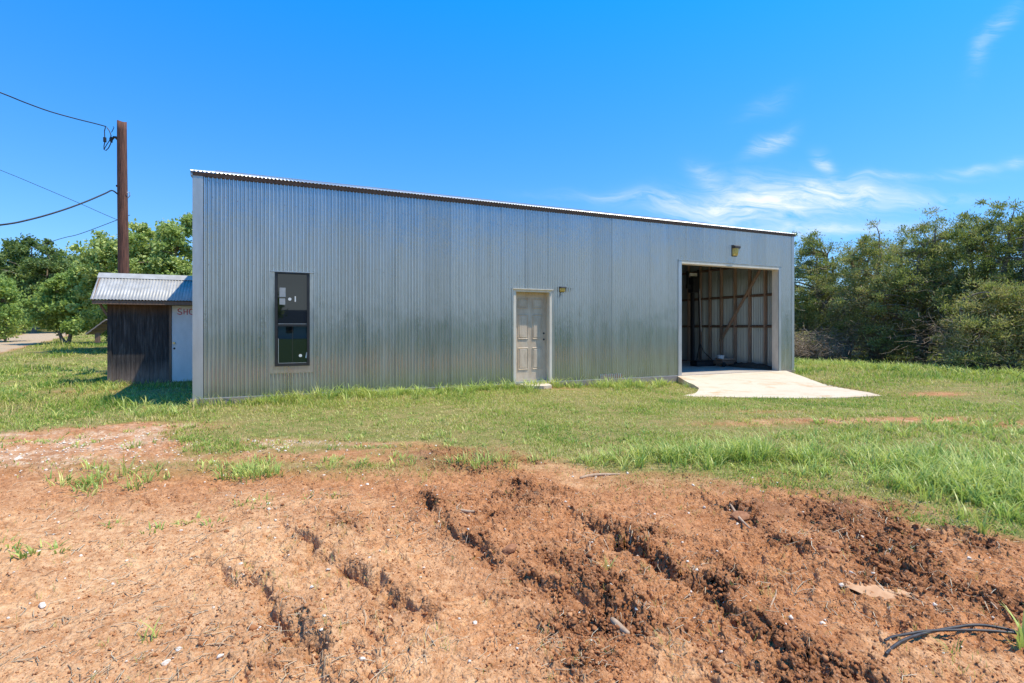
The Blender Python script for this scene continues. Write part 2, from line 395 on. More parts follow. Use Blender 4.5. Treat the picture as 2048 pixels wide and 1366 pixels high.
def m_ground():
    m, t, b = mat('red dirt and thatch'); k = NB(t)
    c = t.nodes.new('ShaderNodeTexCoord').outputs['Object']
    ma = t.nodes.new('ShaderNodeSeparateColor'); t.links.new(k.attr('mask'), ma.inputs[0]); G, T, R = ma.outputs   # grass, turned, gravel
    mb = t.nodes.new('ShaderNodeSeparateColor'); t.links.new(k.attr('mask2'), mb.inputs[0]); PALE, DRV, DAMP = mb.outputs
    n1 = k.noise(3.5, 6, .6, c); n2 = k.noise(26, 6, .65, c); n3 = k.noise(110, 4, .7, c)
    n5 = k.noise(9, 5, .7, c); red = k.mix(k.rng(k.m('ADD', k.m('MULTIPLY', n2, .5), k.m('MULTIPLY', n5, .5)), .36, .62), (.28, .10, .034), (.62, .285, .12))
    tan = k.mix(k.rng(k.m('ADD', k.m('MULTIPLY', n2, .5), k.m('MULTIPLY', n5, .5)), .38, .62), (.50, .22, .085), (.84, .52, .27))
    pal = k.m('ADD', PALE, k.m('MULTIPLY', k.m('SUBTRACT', n1, .5), .9), True)
    dirt = k.mix(pal, red, tan)
    dark = k.mix(k.rng(n3, .35, .7), (.13, .048, .021), (.40, .165, .068))
    dirt = k.mix(k.m('MULTIPLY', T, k.rng(n2, .25, .6, .45, 1.0), True), dirt, dark)
    dirt = k.mix(k.m('MULTIPLY', DAMP, .65), dirt, (.10, .042, .024))
    # fine speckle: grit and pale crumbs
    sp = k.vor(170, c, 'Color'); ss = t.nodes.new('ShaderNodeSeparateColor'); t.links.new(sp, ss.inputs[0])
    dirt = k.mix(k.rng(ss.outputs[0], .86, .93, 0, .35), dirt, (.66, .44, .30))
    dirt = k.mix(k.rng(ss.outputs[1], .84, .92, 0, .35), dirt, (.15, .058, .028))
    gs = k.vor(42, c, 'Color'); gs2 = t.nodes.new('ShaderNodeSeparateColor'); t.links.new(gs, gs2.inputs[0])
    grav = k.mix(gs2.outputs[0], (.50, .29, .16), (.78, .60, .42))
    dirt = k.mix(k.m('MULTIPLY', R, k.m('MULTIPLY', k.rng(n1, .42, .6, .1, 1), k.rng(gs2.outputs[1], .2, .5, .2, 1)), True), dirt, grav)
    th = k.mix(k.rng(n2, .3, .7), (.27, .22, .07), (.125, .165, .030))
    th = k.mix(k.rng(n1, .4, .65, 0, .6), th, (.40, .26, .12))
    th = k.mix(k.attr('mask', 'Alpha'), th, (.065, .12, .035)); col = k.mix(G, dirt, th)
    drv = k.mix(k.rng(n2, .3, .7), (.40, .28, .17), (.54, .40, .26))
    col = k.mix(DRV, col, drv)
    k.lk(col, b.inputs['Base Color']); b.inputs['Roughness'].default_value = .96; b.inputs['Specular IOR Level'].default_value = .15
    h = k.m('ADD', k.m('MULTIPLY', n3, .5), k.m('ADD', n2, k.m('MULTIPLY', k.vor(70, c), -.6)))
    k.lk(k.bump(h, .9, .014), b.inputs['Normal'])
    return m
def m_leaf(name, cols, trans=.35, rough=.6):
    m, t, b = mat(name); k = NB(t)
    a = t.nodes.new('ShaderNodeSeparateColor'); t.links.new(k.attr('tint'), a.inputs[0])
    c = k.ramp(a.outputs[0], [(i / (len(cols) - 1), c) for i, c in enumerate(cols)])
    hs = t.nodes.new('ShaderNodeHueSaturation'); t.links.new(c, hs.inputs['Color']); t.links.new(k.rng(a.outputs[1], 0, 1, .65, 1.35), hs.inputs['Value'])
    c = hs.outputs[0]
    b.inputs['Roughness'].default_value = rough; k.lk(c, b.inputs['Base Color']); b.inputs['Specular IOR Level'].default_value = .35
    tr = t.nodes.new('ShaderNodeBsdfTranslucent'); t.links.new(k.mix(.5, c, (.30, .42, .05)), tr.inputs[0])
    mx = t.nodes.new('ShaderNodeMixShader'); mx.inputs[0].default_value = trans
    t.links.new(b.outputs[0], mx.inputs[1]); t.links.new(tr.outputs[0], mx.inputs[2]); t.links.new(mx.outputs[0], t.nodes['Material Output'].inputs[0])
    return m
def m_galv(name, rough=(.12, .22), base=((.44, .46, .465), (.64, .66, .665)), rust=0.0, metal=.92, dull=.20):
    m, t, b = mat(name); k = NB(t)
    o = k.obj(); st = k.obj((3.0, 3.0, .22)); sp = t.nodes.new('ShaderNodeSeparateXYZ'); t.links.new(o, sp.inputs[0])
    a = t.nodes.new('ShaderNodeSeparateColor'); t.links.new(k.attr('tint'), a.inputs[0])
    n = k.noise(2.2, 6, .65, st); sg = k.vor(55, o, 'Color'); s2 = t.nodes.new('ShaderNodeSeparateColor'); t.links.new(sg, s2.inputs[0])
    f = k.m('ADD', k.m('MULTIPLY', n, .75), k.m('ADD', k.m('MULTIPLY', a.outputs[0], .22), k.m('MULTIPLY', s2.outputs[0], .05)))
    c = k.mix(k.rng(f, .35, 1.0), *base)
    if rust: c = k.mix(k.rng(k.noise(3, 6, .7, o), .60, .72, 0, rust), c, (.22, .10, .05))
    drip = k.rng(k.noise(9, 3, .6, k.obj((3, 3, .35))), .62, .75, 0, .35)
    c = k.mix(drip, c, (.33, .33, .32))
    lowm = k.rng(k.m('ADD', sp.outputs[2], k.m('MULTIPLY', k.noise(5, 4, .6, o), .5)), .62, .28, 0, .45)
    c = k.mix(lowm, c, (.20, .19, .15))
    k.lk(c, b.inputs['Base Color']); b.inputs['Metallic'].default_value = metal
    k.lk(k.rng(k.m('ADD', n, k.m('MULTIPLY', a.outputs[1], .2)), .3, 1.0, *rough), b.inputs['Roughness'])
    bp = k.bump(k.noise(2.0, 4, .55, k.obj((1, 1, .5))), .45, .02); k.lk(bp, b.inputs['Normal'])
    b2 = t.nodes.new('ShaderNodeBsdfPrincipled'); k.lk(k.mix(.5, c, (.66, .67, .64)), b2.inputs['Base Color']); b2.inputs['Metallic'].default_value = .55; b2.inputs['Roughness'].default_value = .55; k.lk(bp, b2.inputs['Normal'])
    mx = t.nodes.new('ShaderNodeMixShader'); k.lk(k.rng(n, .3, .7, dull - .08, dull + .08), mx.inputs[0]); t.links.new(b.outputs[0], mx.inputs[1]); t.links.new(b2.outputs[0], mx.inputs[2]); t.links.new(mx.outputs[0], t.nodes['Material Output'].inputs[0])
    return m
M = {}
M['ground'] = m_ground()
M['wall_metal'] = m_galv('weathered galvanised sheet', base=((.40, .425, .43), (.58, .61, .62)))
M['roof_metal'] = m_galv('old galvanised roofing', (.40, .55), ((.46, .47, .47), (.62, .63, .63)))
M['trim'] = simple('dull galvanised trim', (.40, .41, .40), (.54, .55, .54), .42, 5, (1, 1, .3), .65)
M['inner_metal'] = m_galv('inner face of sheet', (.26, .40), ((.38, .40, .39), (.60, .62, .60)), metal=.55)
M['rust'] = simple('rusty edge', (.10, .055, .035), (.19, .10, .06), .85, 20)
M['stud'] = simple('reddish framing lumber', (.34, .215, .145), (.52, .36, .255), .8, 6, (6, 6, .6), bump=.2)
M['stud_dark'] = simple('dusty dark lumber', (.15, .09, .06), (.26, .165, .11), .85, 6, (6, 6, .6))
M['black'] = simple('black painted steel', (.010, .010, .012), (.022, .022, .024), .5, 12)
M['frame_blk'] = simple('dark bronze aluminium', (.012, .012, .014), (.028, .026, .025), .38, 15)
M['door'] = None
M['concrete'] = None
def m_conc(name, a, bb, stain=(.42, .20, .10), amt=.5):
    m, t, b = mat(name); k = NB(t); o = k.obj()
    n = k.noise(1.2, 7, .65, o); n2 = k.noise(40, 4, .7, o)
    c = k.mix(k.rng(n2, .3, .7), a, bb)
    c = k.mix(k.rng(k.noise(.9, 6, .72, k.obj((1, 2.6, 1)), 1.2), .51, .70, 0, amt), c, stain)
    k.lk(c, b.inputs['Base Color']); b.inputs['Roughness'].default_value = .9
    k.lk(k.bump(n2, .25, .006), b.inputs['Normal']); return m
M['concrete'] = m_conc('pale dusty concrete', (.54, .44, .31), (.68, .57, .42), (.50, .28, .12), .95)
M['slab'] = m_conc('stained slab edge', (.24, .19, .155), (.36, .30, .25), (.20, .15, .12), .7)
def m_door():
    m, t, b = mat('dirty beige door paint'); k = NB(t); o = k.obj()
    n = k.noise(3, 6, .7, k.obj((2, 2, 1.0))); n2 = k.noise(30, 5, .7, k.obj((1, 1, .12)))
    c = k.mix(k.rng(n, .35, .7), (.50, .37, .25), (.66, .53, .39)); c = k.mix(k.rng(n2, .5, .72, 0, .45), c, (.30, .22, .15))
    k.lk(c, b.inputs['Base Color']); b.inputs['Roughness'].default_value = .7; return m
M['door'] = m_door()
M['door_trim'] = simple('chalky door trim', (.64, .54, .42), (.78, .68, .54), .65, 8, (1, 1, .4))
def m_ply():
    m, t, b = mat('weathered shed plywood'); k = NB(t); sp = t.nodes.new('ShaderNodeSeparateXYZ'); t.links.new(k.obj(), sp.inputs[0])
    n = k.noise(4, 7, .7, k.obj((5, 5, .45)), .8); n2 = k.noise(1.2, 3, .5, k.obj())
    c = k.ramp(n, [(.3, (.016, .013, .012)), (.5, (.045, .038, .036)), (.62, (.085, .075, .070)), (.75, (.16, .14, .13))])
    top = k.rng(k.m('ADD', sp.outputs[2], k.m('MULTIPLY', n2, .5)), 1.95, 2.3)
    c = k.mix(k.m('MULTIPLY', top, .8, True), c, k.mix(k.rng(n, .35, .65), (.10, .045, .020), (.22, .11, .055)))
    low = k.rng(k.m('ADD', sp.outputs[2], k.m('MULTIPLY', n2, .3)), .75, .35)
    c = k.mix(k.m('MULTIPLY', low, .75, True), c, k.mix(k.rng(n, .35, .65), (.17, .115, .09), (.30, .23, .19)))
    k.lk(c, b.inputs['Base Color']); b.inputs['Roughness'].default_value = .88; k.lk(k.bump(n, .5, .006), b.inputs['Normal']); return m
M['ply'] = m_ply()
M['shed_roof'] = simple('sun bleached shed roofing', (.34, .33, .31), (.47, .46, .44), .55, 6, (1, 1, 1), .1)
M['shed_door'] = simple('white steel door', (.66, .67, .66), (.78, .78, .77), .5, 5, (1, 1, .5))
M['red_paint'] = simple('red spray paint', (.50, .015, .02), (.62, .04, .05), .6, 40)
M['brass'] = simple('tarnished brass', (.55, .45, .22), (.70, .60, .35), .35, 20, metal=.9)
M['pole'] = simple('creosoted pole wood', (.025, .010, .008), (.24, .095, .055), .85, 9, (5, 5, .22), bump=.9, det=8)
M['bark'] = simple('grey brown bark', (.11, .078, .052), (.36, .28, .20), .95, 9, (3, 3, .6), bump=.6)
M['twig'] = simple('dead grey twigs', (.22, .155, .10), (.42, .32, .23), .9, 9)
M['stone'] = simple('chalky limestone', (.60, .47, .34), (.86, .77, .64), .95, 24, bump=.3); M['stone'].node_tree.nodes['Principled BSDF'].inputs['Specular IOR Level'].default_value = .1
M['stick'] = simple('bleached stick', (.34, .20, .11), (.55, .38, .24), .85, 30, (1, 1, 1))
M['clod'] = simple('red clay clod', (.25, .095, .040), (.42, .19, .088), .97, 40, bump=.4)
def m_clod():
    m, t, b = mat('loose clay crumbs'); k = NB(t); a = t.nodes.new('ShaderNodeSeparateColor'); t.links.new(k.attr('tint'), a.inputs[0])
    n = k.noise(60, 4, .6, k.obj()); c = k.ramp(a.outputs[0], [(0, (.16, .06, .026)), (.35, (.34, .13, .05)), (.7, (.55, .27, .12)), (1, (.76, .47, .26))])
    k.lk(k.mix(k.rng(n, .35, .65, 0, .5), c, (.42, .18, .08)), b.inputs['Base Color']); b.inputs['Roughness'].default_value = 1; b.inputs['Specular IOR Level'].default_value = .1; return m
M['crumb'] = m_clod()
M['hose'] = simple('black poly pipe', (.016, .014, .013), (.075, .058, .045), .5, 20)
M['amber'] = simple('yellowed lamp lens', (.50, .36, .09), (.66, .50, .17), .35, 15)
M['bronze'] = simple('dark bronze lamp housing', (.035, .028, .022), (.075, .062, .05), .5, 15)
M['board'] = simple('grey weathered boards', (.20, .165, .145), (.36, .31, .28), .9, 8, (.6, 5, 5))
M['plastic_white'] = simple('white plastic tub', (.62, .60, .55), (.74, .72, .68), .5, 8)
M['wire'] = simple('black cable', (.010, .012, .014), (.02, .022, .025), .6, 10)
M['sticker'] = simple('paper window sticker', (.26, .28, .28), (.36, .37, .37), .7, 10)
def m_glass():
    m, t, b = mat('dark window glass'); b.inputs['Base Color'].default_value = (.006, .008, .008, 1)
    b.inputs['Roughness'].default_value = .02; b.inputs['IOR'].default_value = 1.85; b.inputs['Specular IOR Level'].default_value = .5; return m
M['glass'] = m_glass()
M['grass'] = m_leaf('grass blades', [(.64, .50, .22), (.46, .46, .10), (.33, .42, .062), (.19, .31, .042), (.09, .20, .03)], .42)
M['weed'] = m_leaf('broad weed blades', [(.72, .68, .20), (.54, .60, .15), (.36, .47, .11), (.17, .29, .06)], .42, .40)
M['straw'] = m_leaf('dry straw', [(.50, .30, .16), (.70, .52, .32), (.82, .68, .47)], .25, .8)
M['juniper'] = m_leaf('juniper sprays', [(.60, .44, .25), (.50, .43, .18), (.36, .37, .12), (.20, .235, .07), (.08, .105, .038)], .40, .8)
M['broadleaf'] = m_leaf('pale broad leaves', [(.60, .64, .23), (.44, .53, .16), (.29, .39, .10), (.16, .25, .065)], .40)
M['darkleaf'] = m_leaf('dark oak leaves', [(.31, .37, .11), (.20, .265, .075), (.125, .18, .055), (.075, .12, .04)], .32)
M['midleaf'] = m_leaf('bushy green leaves', [(.52, .61, .16), (.34, .45, .11), (.20, .30, .075), (.10, .17, .05)], .40)

# ------------------------------------------------------------------ ground sheet
def build_ground():
    fr = radians(56)
    ang = np.concatenate([np.linspace(-fr, fr, 1150), np.linspace(fr, 2 * pi - fr, 90)[1:-1]])
    r1 = 1.15 * np.exp(np.arange(0, 1) * .01)
    r2 = np.exp(np.arange(math.log(1.6), math.log(7.5), .0031)); r3 = np.exp(np.arange(math.log(7.5), math.log(60), .010)); r4 = np.exp(np.arange(math.log(60), math.log(1500), .05))
    r = np.concatenate([[.02, .4, .8, 1.1, 1.35], r2, r3, r4]); na, nr = len(ang), len(r)
    Rr, Aa = np.meshgrid(r, ang, indexing='ij'); X = Rr * np.sin(Aa); Y = Rr * np.cos(Aa)
    z, g, t = ground(X.ravel(), Y.ravel())
    xs, ys = X.ravel(), Y.ravel()
    # crumble: push the surface sideways too, so cut banks break up instead of streaking
    k_ = (1 - sstep(5.5, 7.5, np.hypot(xs, ys))) * (1 - g) * (.35 + t) * sstep(.9, 1.5, ys)
    for f_, a_ in ((34, .030), (80, .014)):
        p_, q_ = xs * f_ + z * f_ * 1.7, ys * f_ - z * f_ * 1.3
        dx_ = (vnoise(p_, q_, 611) - .5) * a_ * k_; dy_ = (vnoise(p_ + 7, q_ + 3, 617) - .5) * a_ * k_; z = z + (vnoise(p_ - 5, q_ + 9, 619) - .5) * a_ * .8 * k_
        xs = xs + dx_; ys = ys + dy_
    V = np.stack([xs, ys, z], 1)
    i = np.arange(nr - 1)[:, None] * na; j = np.arange(na)[None, :]; j2 = (j + 1) % na
    F = np.stack([i + j, i + j2, i + na + j2, i + na + j], -1).reshape(-1, 4)[:, ::-1]
    pale = sstep(.9, -1.0, xs + .7 * (ys - 2.2) + (fbm(xs, ys, 1.5, 3, 173) - .5) * 1.6) * sstep(5.0, 3.4, ys) * .80 + .30 * (fbm(xs, ys, .9, 3, 171) - .4)
    pale = np.maximum(pale, .5 * sstep(.60, .72, fbm(xs, ys, 1.9, 3, 175)) * (1 - t))
    grav = np.exp(-(((xs + 6.0) / 2.6) ** 2 + ((ys - 6.3) / .8) ** 2)) * 1.1 + np.exp(-(((xs + 2.7) / .8) ** 2 + ((ys - 6.4) / .25) ** 2)) + .8 * np.exp(-(((xs + 4.8) / .6) ** 2 + ((ys - 7.3) / .5) ** 2)) \
        + .6 * np.exp(-(((xs - 5.2) / 1.5) ** 2 + ((ys - 8.0) / .2) ** 2)) + .5 * np.exp(-(((xs + 5) / 1.2) ** 2 + ((ys - 5.4) / .4) ** 2))
    damp = np.exp(-(((xs - .3) / 2.6) ** 2 + ((ys - 5.6) / .32) ** 2)) * sstep(.38, .6, fbm(xs, ys, 3, 3, 181)) + .7 * np.exp(-(((xs - 2.6) / 1.2) ** 2 + ((ys - 4.2) / .5) ** 2)) * sstep(.4, .6, fbm(xs, ys, 3, 3, 183))
    dr = (1 - sstep(.8, 1.1, drive_d(xs, ys) + (fbm(xs, ys, .8, 3, 191) - .5) * .3))
    one = np.ones_like(xs)
    c1 = np.stack([g, t, np.clip(grav, 0, 1), sstep(1.2, -.3, ys)], 1); c2 = np.stack([np.clip(pale, 0, 1), dr, np.clip(damp, 0, 1), one], 1)
    o = raw('ground', V, F, M['ground'], smooth=True, cols=[('mask', c1), ('mask2', c2)], kind='structure', label='red dirt yard running into mown grass around the metal building', cat='ground')
    return o
build_ground()

# ------------------------------------------------------------------ grass and weeds (numpy blades)
def blades(x, y, z, hgt, wid, lean, dirn, curl=.5, segs=2, tint=None):
    """arrays -> blade strips; returns V,F,C"""
    n = len(x); fx, fy = np.cos(dirn), np.sin(dirn); sx, sy = -fy, fx
    ts = np.linspace(0, 1, segs + 1); rows = []
    for q, t in enumerate(ts):
        out_ = lean * hgt * (t ** (1 + curl)); up = hgt * (t - .35 * lean * t ** 2.2)
        w = wid * (1 - t ** 1.6) * (.75 + .6 * t * (1 - t) * 2) * .5
        cx = x + fx * out_; cy = y + fy * out_; cz = z + up - .005
        if q == segs: rows.append(np.stack([cx, cy, cz], 1)[:, None])
        else: rows.append(np.stack([np.stack([cx - sx * w, cy - sy * w, cz], 1), np.stack([cx + sx * w, cy + sy * w, cz], 1)], 1))
    V = np.concatenate(rows, 1); k = V.shape[1]
    base = (np.arange(n) * k)[:, None]
    T = []
    for q in range(segs - 1):
        a = 2 * q; T += [[a, a + 1, a + 3], [a, a + 3, a + 2]]
    T.append([2 * (segs - 1), 2 * (segs - 1) + 1, 2 * segs])
    F = (base[:, :, None] + np.array(T)[None]).reshape(-1, 3)
    C = np.repeat(tint, k, axis=0) if tint is not None else None
    return V.reshape(-1, 3), F, C
def tints(n, mean, sp, val=.5, vs=.25, base=None):
    t = np.clip(mean + rng.normal(0, sp, n), 0, 1); v_ = np.clip(val + rng.normal(0, vs, n), 0, 1)
    return np.stack([t, v_, np.zeros(n), np.ones(n)], 1)
def inside_bldg(x, y, m=.0):
    rx = x - CX; ry = y - CY; s = rx * UX + ry * UY; t = -rx * UY + ry * UX
    a = (s > -m) & (s < SEND + m) & (t > -m) & (t < 7.4 + m)
    b = (s > -2.56 - m) & (s < 0.1) & (t > 4.8 - m) & (t < 7.4 + m)
    return a | b
SEND = s_of(1587)
def scatter(n, rmin, rmax, amax, p=1.0):
    """positions with density falling with distance"""
    u_ = rng.random(n); r = np.exp(np.log(rmin) + u_ ** p * (np.log(rmax) - np.log(rmin))); a = (rng.random(n) * 2 - 1) * amax
    return r * np.sin(a), r * np.cos(a), r
def lawn():
    VV, FF, CC = [], [], []; off = 0
    def add(V, F, C):
        nonlocal off
        VV.append(V); FF.append(F + off); CC.append(C); off += len(V)
    # closed turf
    x, y, r = scatter(620000, 4.2, 62, radians(56), .93)
    z, g, t = ground(x, y)
    pat = fbm(x, y, .8, 3, 201); keep = (rng.random(len(x)) < g ** 1.3 * (.30 + .9 * sstep(.25, .6, pat))) & ~inside_bldg(x, y, .02) & ~in_poly(x, y, AP) & (r < 60) & (np.hypot((x - gpt(1070, 778)[0]) / .36, (y - gpt(1070, 778)[1]) / .40) > 1)
    x, y, z, r, pat, g = [q[keep] for q in (x, y, z, r, pat, g)]
    n = len(x); tall = sstep(.48, .72, fbm(x, y, .55, 3, 211)) * sstep(7.5, 13, r) * (x < -3) + .5 * sstep(15, 19, r) * (x > 5)
    near_wall = np.clip(1 - np.abs((-(x - CX) * UY + (y - CY) * UX)) / .55, 0, 1) * ((x > CX) & (x < 9))
    h = (.018 + .030 * rng.random(n) ** 1.5 + .045 * sstep(.45, .7, pat) * rng.random(n)) * (1 + 1.5 * near_wall) * (1 + 2.8 * tall) * (1 + .35 * np.clip(r / 14, 0, 2))
    w = (.0045 + .00075 * r) * (.55 + .9 * rng.random(n))
    tt = np.clip(.40 + (fbm(x, y, .9, 4, 221) - .5) * 1.7 + rng.normal(0, .24, n) + .12 * near_wall + .12 * (tall), 0, 1)
    straw = rng.random(n) < (.12 + .45 * sstep(.55, .30, pat)); tt = np.where(straw, rng.random(n) * .2, tt)
    C = np.stack([tt, np.clip(.55 + rng.normal(0, .30, n), 0, 1), tt * 0, tt * 0 + 1], 1)
    add(*blades(x, y, z, h, w, .3 + .9 * rng.random(n), rng.random(n) * 2 * pi, .4, 2, C))
    o = raw('lawn_grass', np.concatenate(VV), np.concatenate(FF), M['grass'], cols=np.concatenate(CC), kind='stuff', label='short yellow green grass between the dirt and the building', cat='grass')
    return n
NL = lawn()
def clump_arr(cx, cy, n, ln, wd, spread=.05, tm=.4, lean=(.35, 1.3), segs=5, jz=None):
    cx = np.asarray(cx, float); cy = np.asarray(cy, float); m = len(cx)
    cnt = np.full(m, n) if np.isscalar(n) else np.asarray(n); idx = np.repeat(np.arange(m), cnt); N_ = len(idx)
    L_ = np.repeat(np.broadcast_to(ln, (m,)), cnt) * (.45 + .75 * rng.random(N_)); Wd = np.repeat(np.broadcast_to(wd, (m,)), cnt) * (.6 + .7 * rng.random(N_))
    a = rng.random(N_) * 2 * pi; rr = np.repeat(np.broadcast_to(spread, (m,)), cnt) * np.sqrt(rng.random(N_))
    x = cx[idx] + rr * np.cos(a); y = cy[idx] + rr * np.sin(a); z = ground(x, y)[0]
    le = lean[0] + (lean[1] - lean[0]) * rng.random(N_) ** 1.2
    ct = np.clip(tm + rng.normal(0, .24, m), 0, 1)[idx]
    C = np.stack([np.clip(ct + rng.normal(0, .18, N_), 0, 1), np.clip(.55 + rng.normal(0, .2, N_), 0, 1), x * 0, x * 0 + 1], 1)
    return blades(x, y, z, L_, Wd, le, a + rng.normal(0, .7, N_), .9, segs, C)
def weeds():
    # band of broad bladed weeds at the dirt's edge on the right, and loose patches
    cx, cy, sz = [], [], []
    def patch(px, py, rx, ry, n, size):
        X0, Y0 = gpt(px, py)
        for _ in range(n):
            a = rng.random() * 2 * pi; q = math.sqrt(rng.random()); cx.append(X0 + cos(a) * q * rx); cy.append(Y0 + sin(a) * q * ry); sz.append(size * (.7 + .6 * rng.random()))
    patch(1290, 925, .45, .30, 26, .17); patch(1380, 918, .45, .32, 34, .19); patch(1470, 915, .5, .32, 36, .20); patch(1560, 915, .5, .34, 34, .20)
    patch(1230, 935, .25, .25, 8, .13); patch(1660, 925, .5, .3, 22, .17); patch(1750, 930, .6, .45, 34, .19)
    patch(1850, 955, .55, .42, 46, .21); patch(1900, 990, .42, .34, 40, .20); patch(1960, 930, .8, .55, 56, .21); patch(2030, 980, .5, .5, 44, .2)
    patch(1800, 975, .3, .25, 14, .16); patch(1620, 950, .3, .15, 8, .13); patch(1700, 960, .3, .18, 8, .14); patch(1420, 940, .5, .1, 8, .12)
    patch(2000, 1040, .25, .15, 6, .14); patch(2150, 1000, .9, .8, 60, .2); patch(1980, 870, 1.4, .6, 50, .17); patch(1850, 850, 1.6, .6, 40, .14)
    patch(1640, 880, .9, .3, 26, .13)
    patch(120, 975, .8, .4, 6, .10); patch(210, 962, .6, .35, 10, .12); patch(300, 950, .8, .45, 10, .10); patch(510, 952, .30, .18, 18, .12); patch(580, 935, .9, .4, 12, .08); patch(700, 930, .8, .4, 8, .08); patch(430, 925, .8, .4, 8, .08); patch(420, 1040, .8, .3, 6, .05); patch(620, 1010, .6, .2, 5, .05)
    patch(960, 930, .3, .14, 8, .12); patch(1140, 925, .5, .2, 10, .09); patch(60, 1100, .3, .15, 5, .06); patch(330, 890, .5, .2, 8, .07)
    for _ in range(520):
        px = rng.uniform(-100, 2150); py = rng.uniform(800, 905); x, y = gpt(px, py); cx.append(x); cy.append(y); sz.append(.035 + .06 * rng.random())
    # taller clumps along the edging under the junipers
    for _ in range(420):
        k = rng.random(); x = 11.4 + 4.5 * k + rng.normal(0, .5) - .9; y = 21 - 5.6 * k + rng.normal(0, .55) - .6; cx.append(x); cy.append(y); sz.append(.20 + .18 * rng.random())
    # by the wall's foot
    for _ in range(300):
        s = rng.random(); s = s_of(500 + 830 * s); p = wpt(s, -.10 - abs(rng.normal(0, .30))); cx.append(p[0]); cy.append(p[1]); sz.append((.10 + .22 * rng.random()) * (.6 + .9 * fbm(np.array([s]), np.array([0.]), .8, 2, 3)[0]))
    for _ in range(60):
        s = s_of(rng.uniform(700, 860)); p = wpt(s, -.15 - abs(rng.normal(0, .2))); cx.append(p[0]); cy.append(p[1]); sz.append(.14 + .10 * rng.random())
    # rank grass left of the building
    for _ in range(520):
        px = rng.uniform(-160, 400); py = rng.uniform(715, 840); x, y = gpt(px, py)
        if px > 240 and py < 790: continue
        if fbm(np.array([x]), np.array([y]), .5, 2, 301)[0] < .42: continue
        cx.append(x); cy.append(y); sz.append(.14 + .12 * rng.random())
    cx, cy, sz = map(np.array, (cx, cy, sz))
    ok = ~inside_bldg(cx, cy, .03) & ~in_poly(cx, cy, AP); cx, cy, sz = cx[ok], cy[ok], sz[ok]
    r = np.hypot(cx, cy)
    cnt = np.where(r < 8, 12, 12); wd = np.where(r < 8, .0125, .007 + .0008 * r); sz = sz * np.where(r < 8, 1.2, 1.0)
    V, F, C = clump_arr(cx, cy, cnt, sz, wd, .07, .42)
    raw('weeds', V, F, M['weed'], cols=C, kind='stuff', label='rank broad bladed weeds along the edge of the dirt', cat='weeds')
    # sparse sprigs all over the dirt
    x, y, r = scatter(1500, 1.9, 6.5, radians(50), .9); z, g, t = ground(x, y)
    keep = rng.random(len(x)) < np.where(fbm(x, y, .9, 3, 311) > .5, .8, .25) * (g < .6); x, y = x[keep], y[keep]
    V, F, C = clump_arr(x, y, 5, .035 + .03 * rng.random(len(x)), .0022, .025, .35, (.2, 1.0), 3)
    raw('grass_sprigs', V, F, M['weed'], cols=C, kind='stuff', label='thin green sprigs scattered over the red dirt', cat='grass')
weeds()
TUFTS = [ # px, py, blades, length, width, label
    (505, 958, 34, .17, .008, 'dense bright green tuft on the left part of the dirt'),
    (965, 940, 22, .22, .007, 'upright slender green tuft near the middle where dirt meets grass'),
    (1018, 944, 14, .13, .007, 'low green tuft just right of the upright slender tuft'),
    (275, 978, 9, .19, .010, 'spindly green seedling on the left dirt with broad blades'),
    (185, 968, 10, .14, .010, 'green seedling tuft left of the spindly seedling'),
    (250, 950, 6, .22, .009, 'tall thin drooping grass stalk on left dirt'),
    (1215, 1136, 12, .07, .0035, 'small yellowish grass sprout on the churned dirt in the middle'),
    (300, 1290, 6, .09, .006, 'lone two bladed sprout on the pale dirt at lower left'),
    (1570, 975, 9, .15, .008, 'loose green sprout below the weed band'),
    (1965, 1075, 12, .17, .009, 'sprawling green tuft on the dirt at the right below the weed patch'),
    (2052, 1300, 8, .13, .012, 'broad leaved grass plant beside the black hoses'),
    (1905, 1305, 8, .06, .005, 'yellow green sprout just below the black hoses'),
    (845, 970, 5, .08, .005, 'small upright sprout on bare dirt left of the slender tuft'),
    (40, 866, 26, .20, .004, 'brownish seedy grass clump at far left on the edge of the gravel')]
for (px, py, n, ln, wd, lab) in TUFTS:
    X0, Y0 = gpt(px, py)
    V, F, C = clump_arr([X0], [Y0], int(n * 1.6), ln * 1.3, wd * 1.15, .03 + .0042 * n * (py < 1000), .36, (.2, 1.2), 5)
    z0 = gz(X0, Y0); V = V - np.array([X0, Y0, z0])
    raw('grass_tuft', V, F, M['weed'], cols=C, loc=(X0, Y0, z0), label=lab, cat='grass tuft')

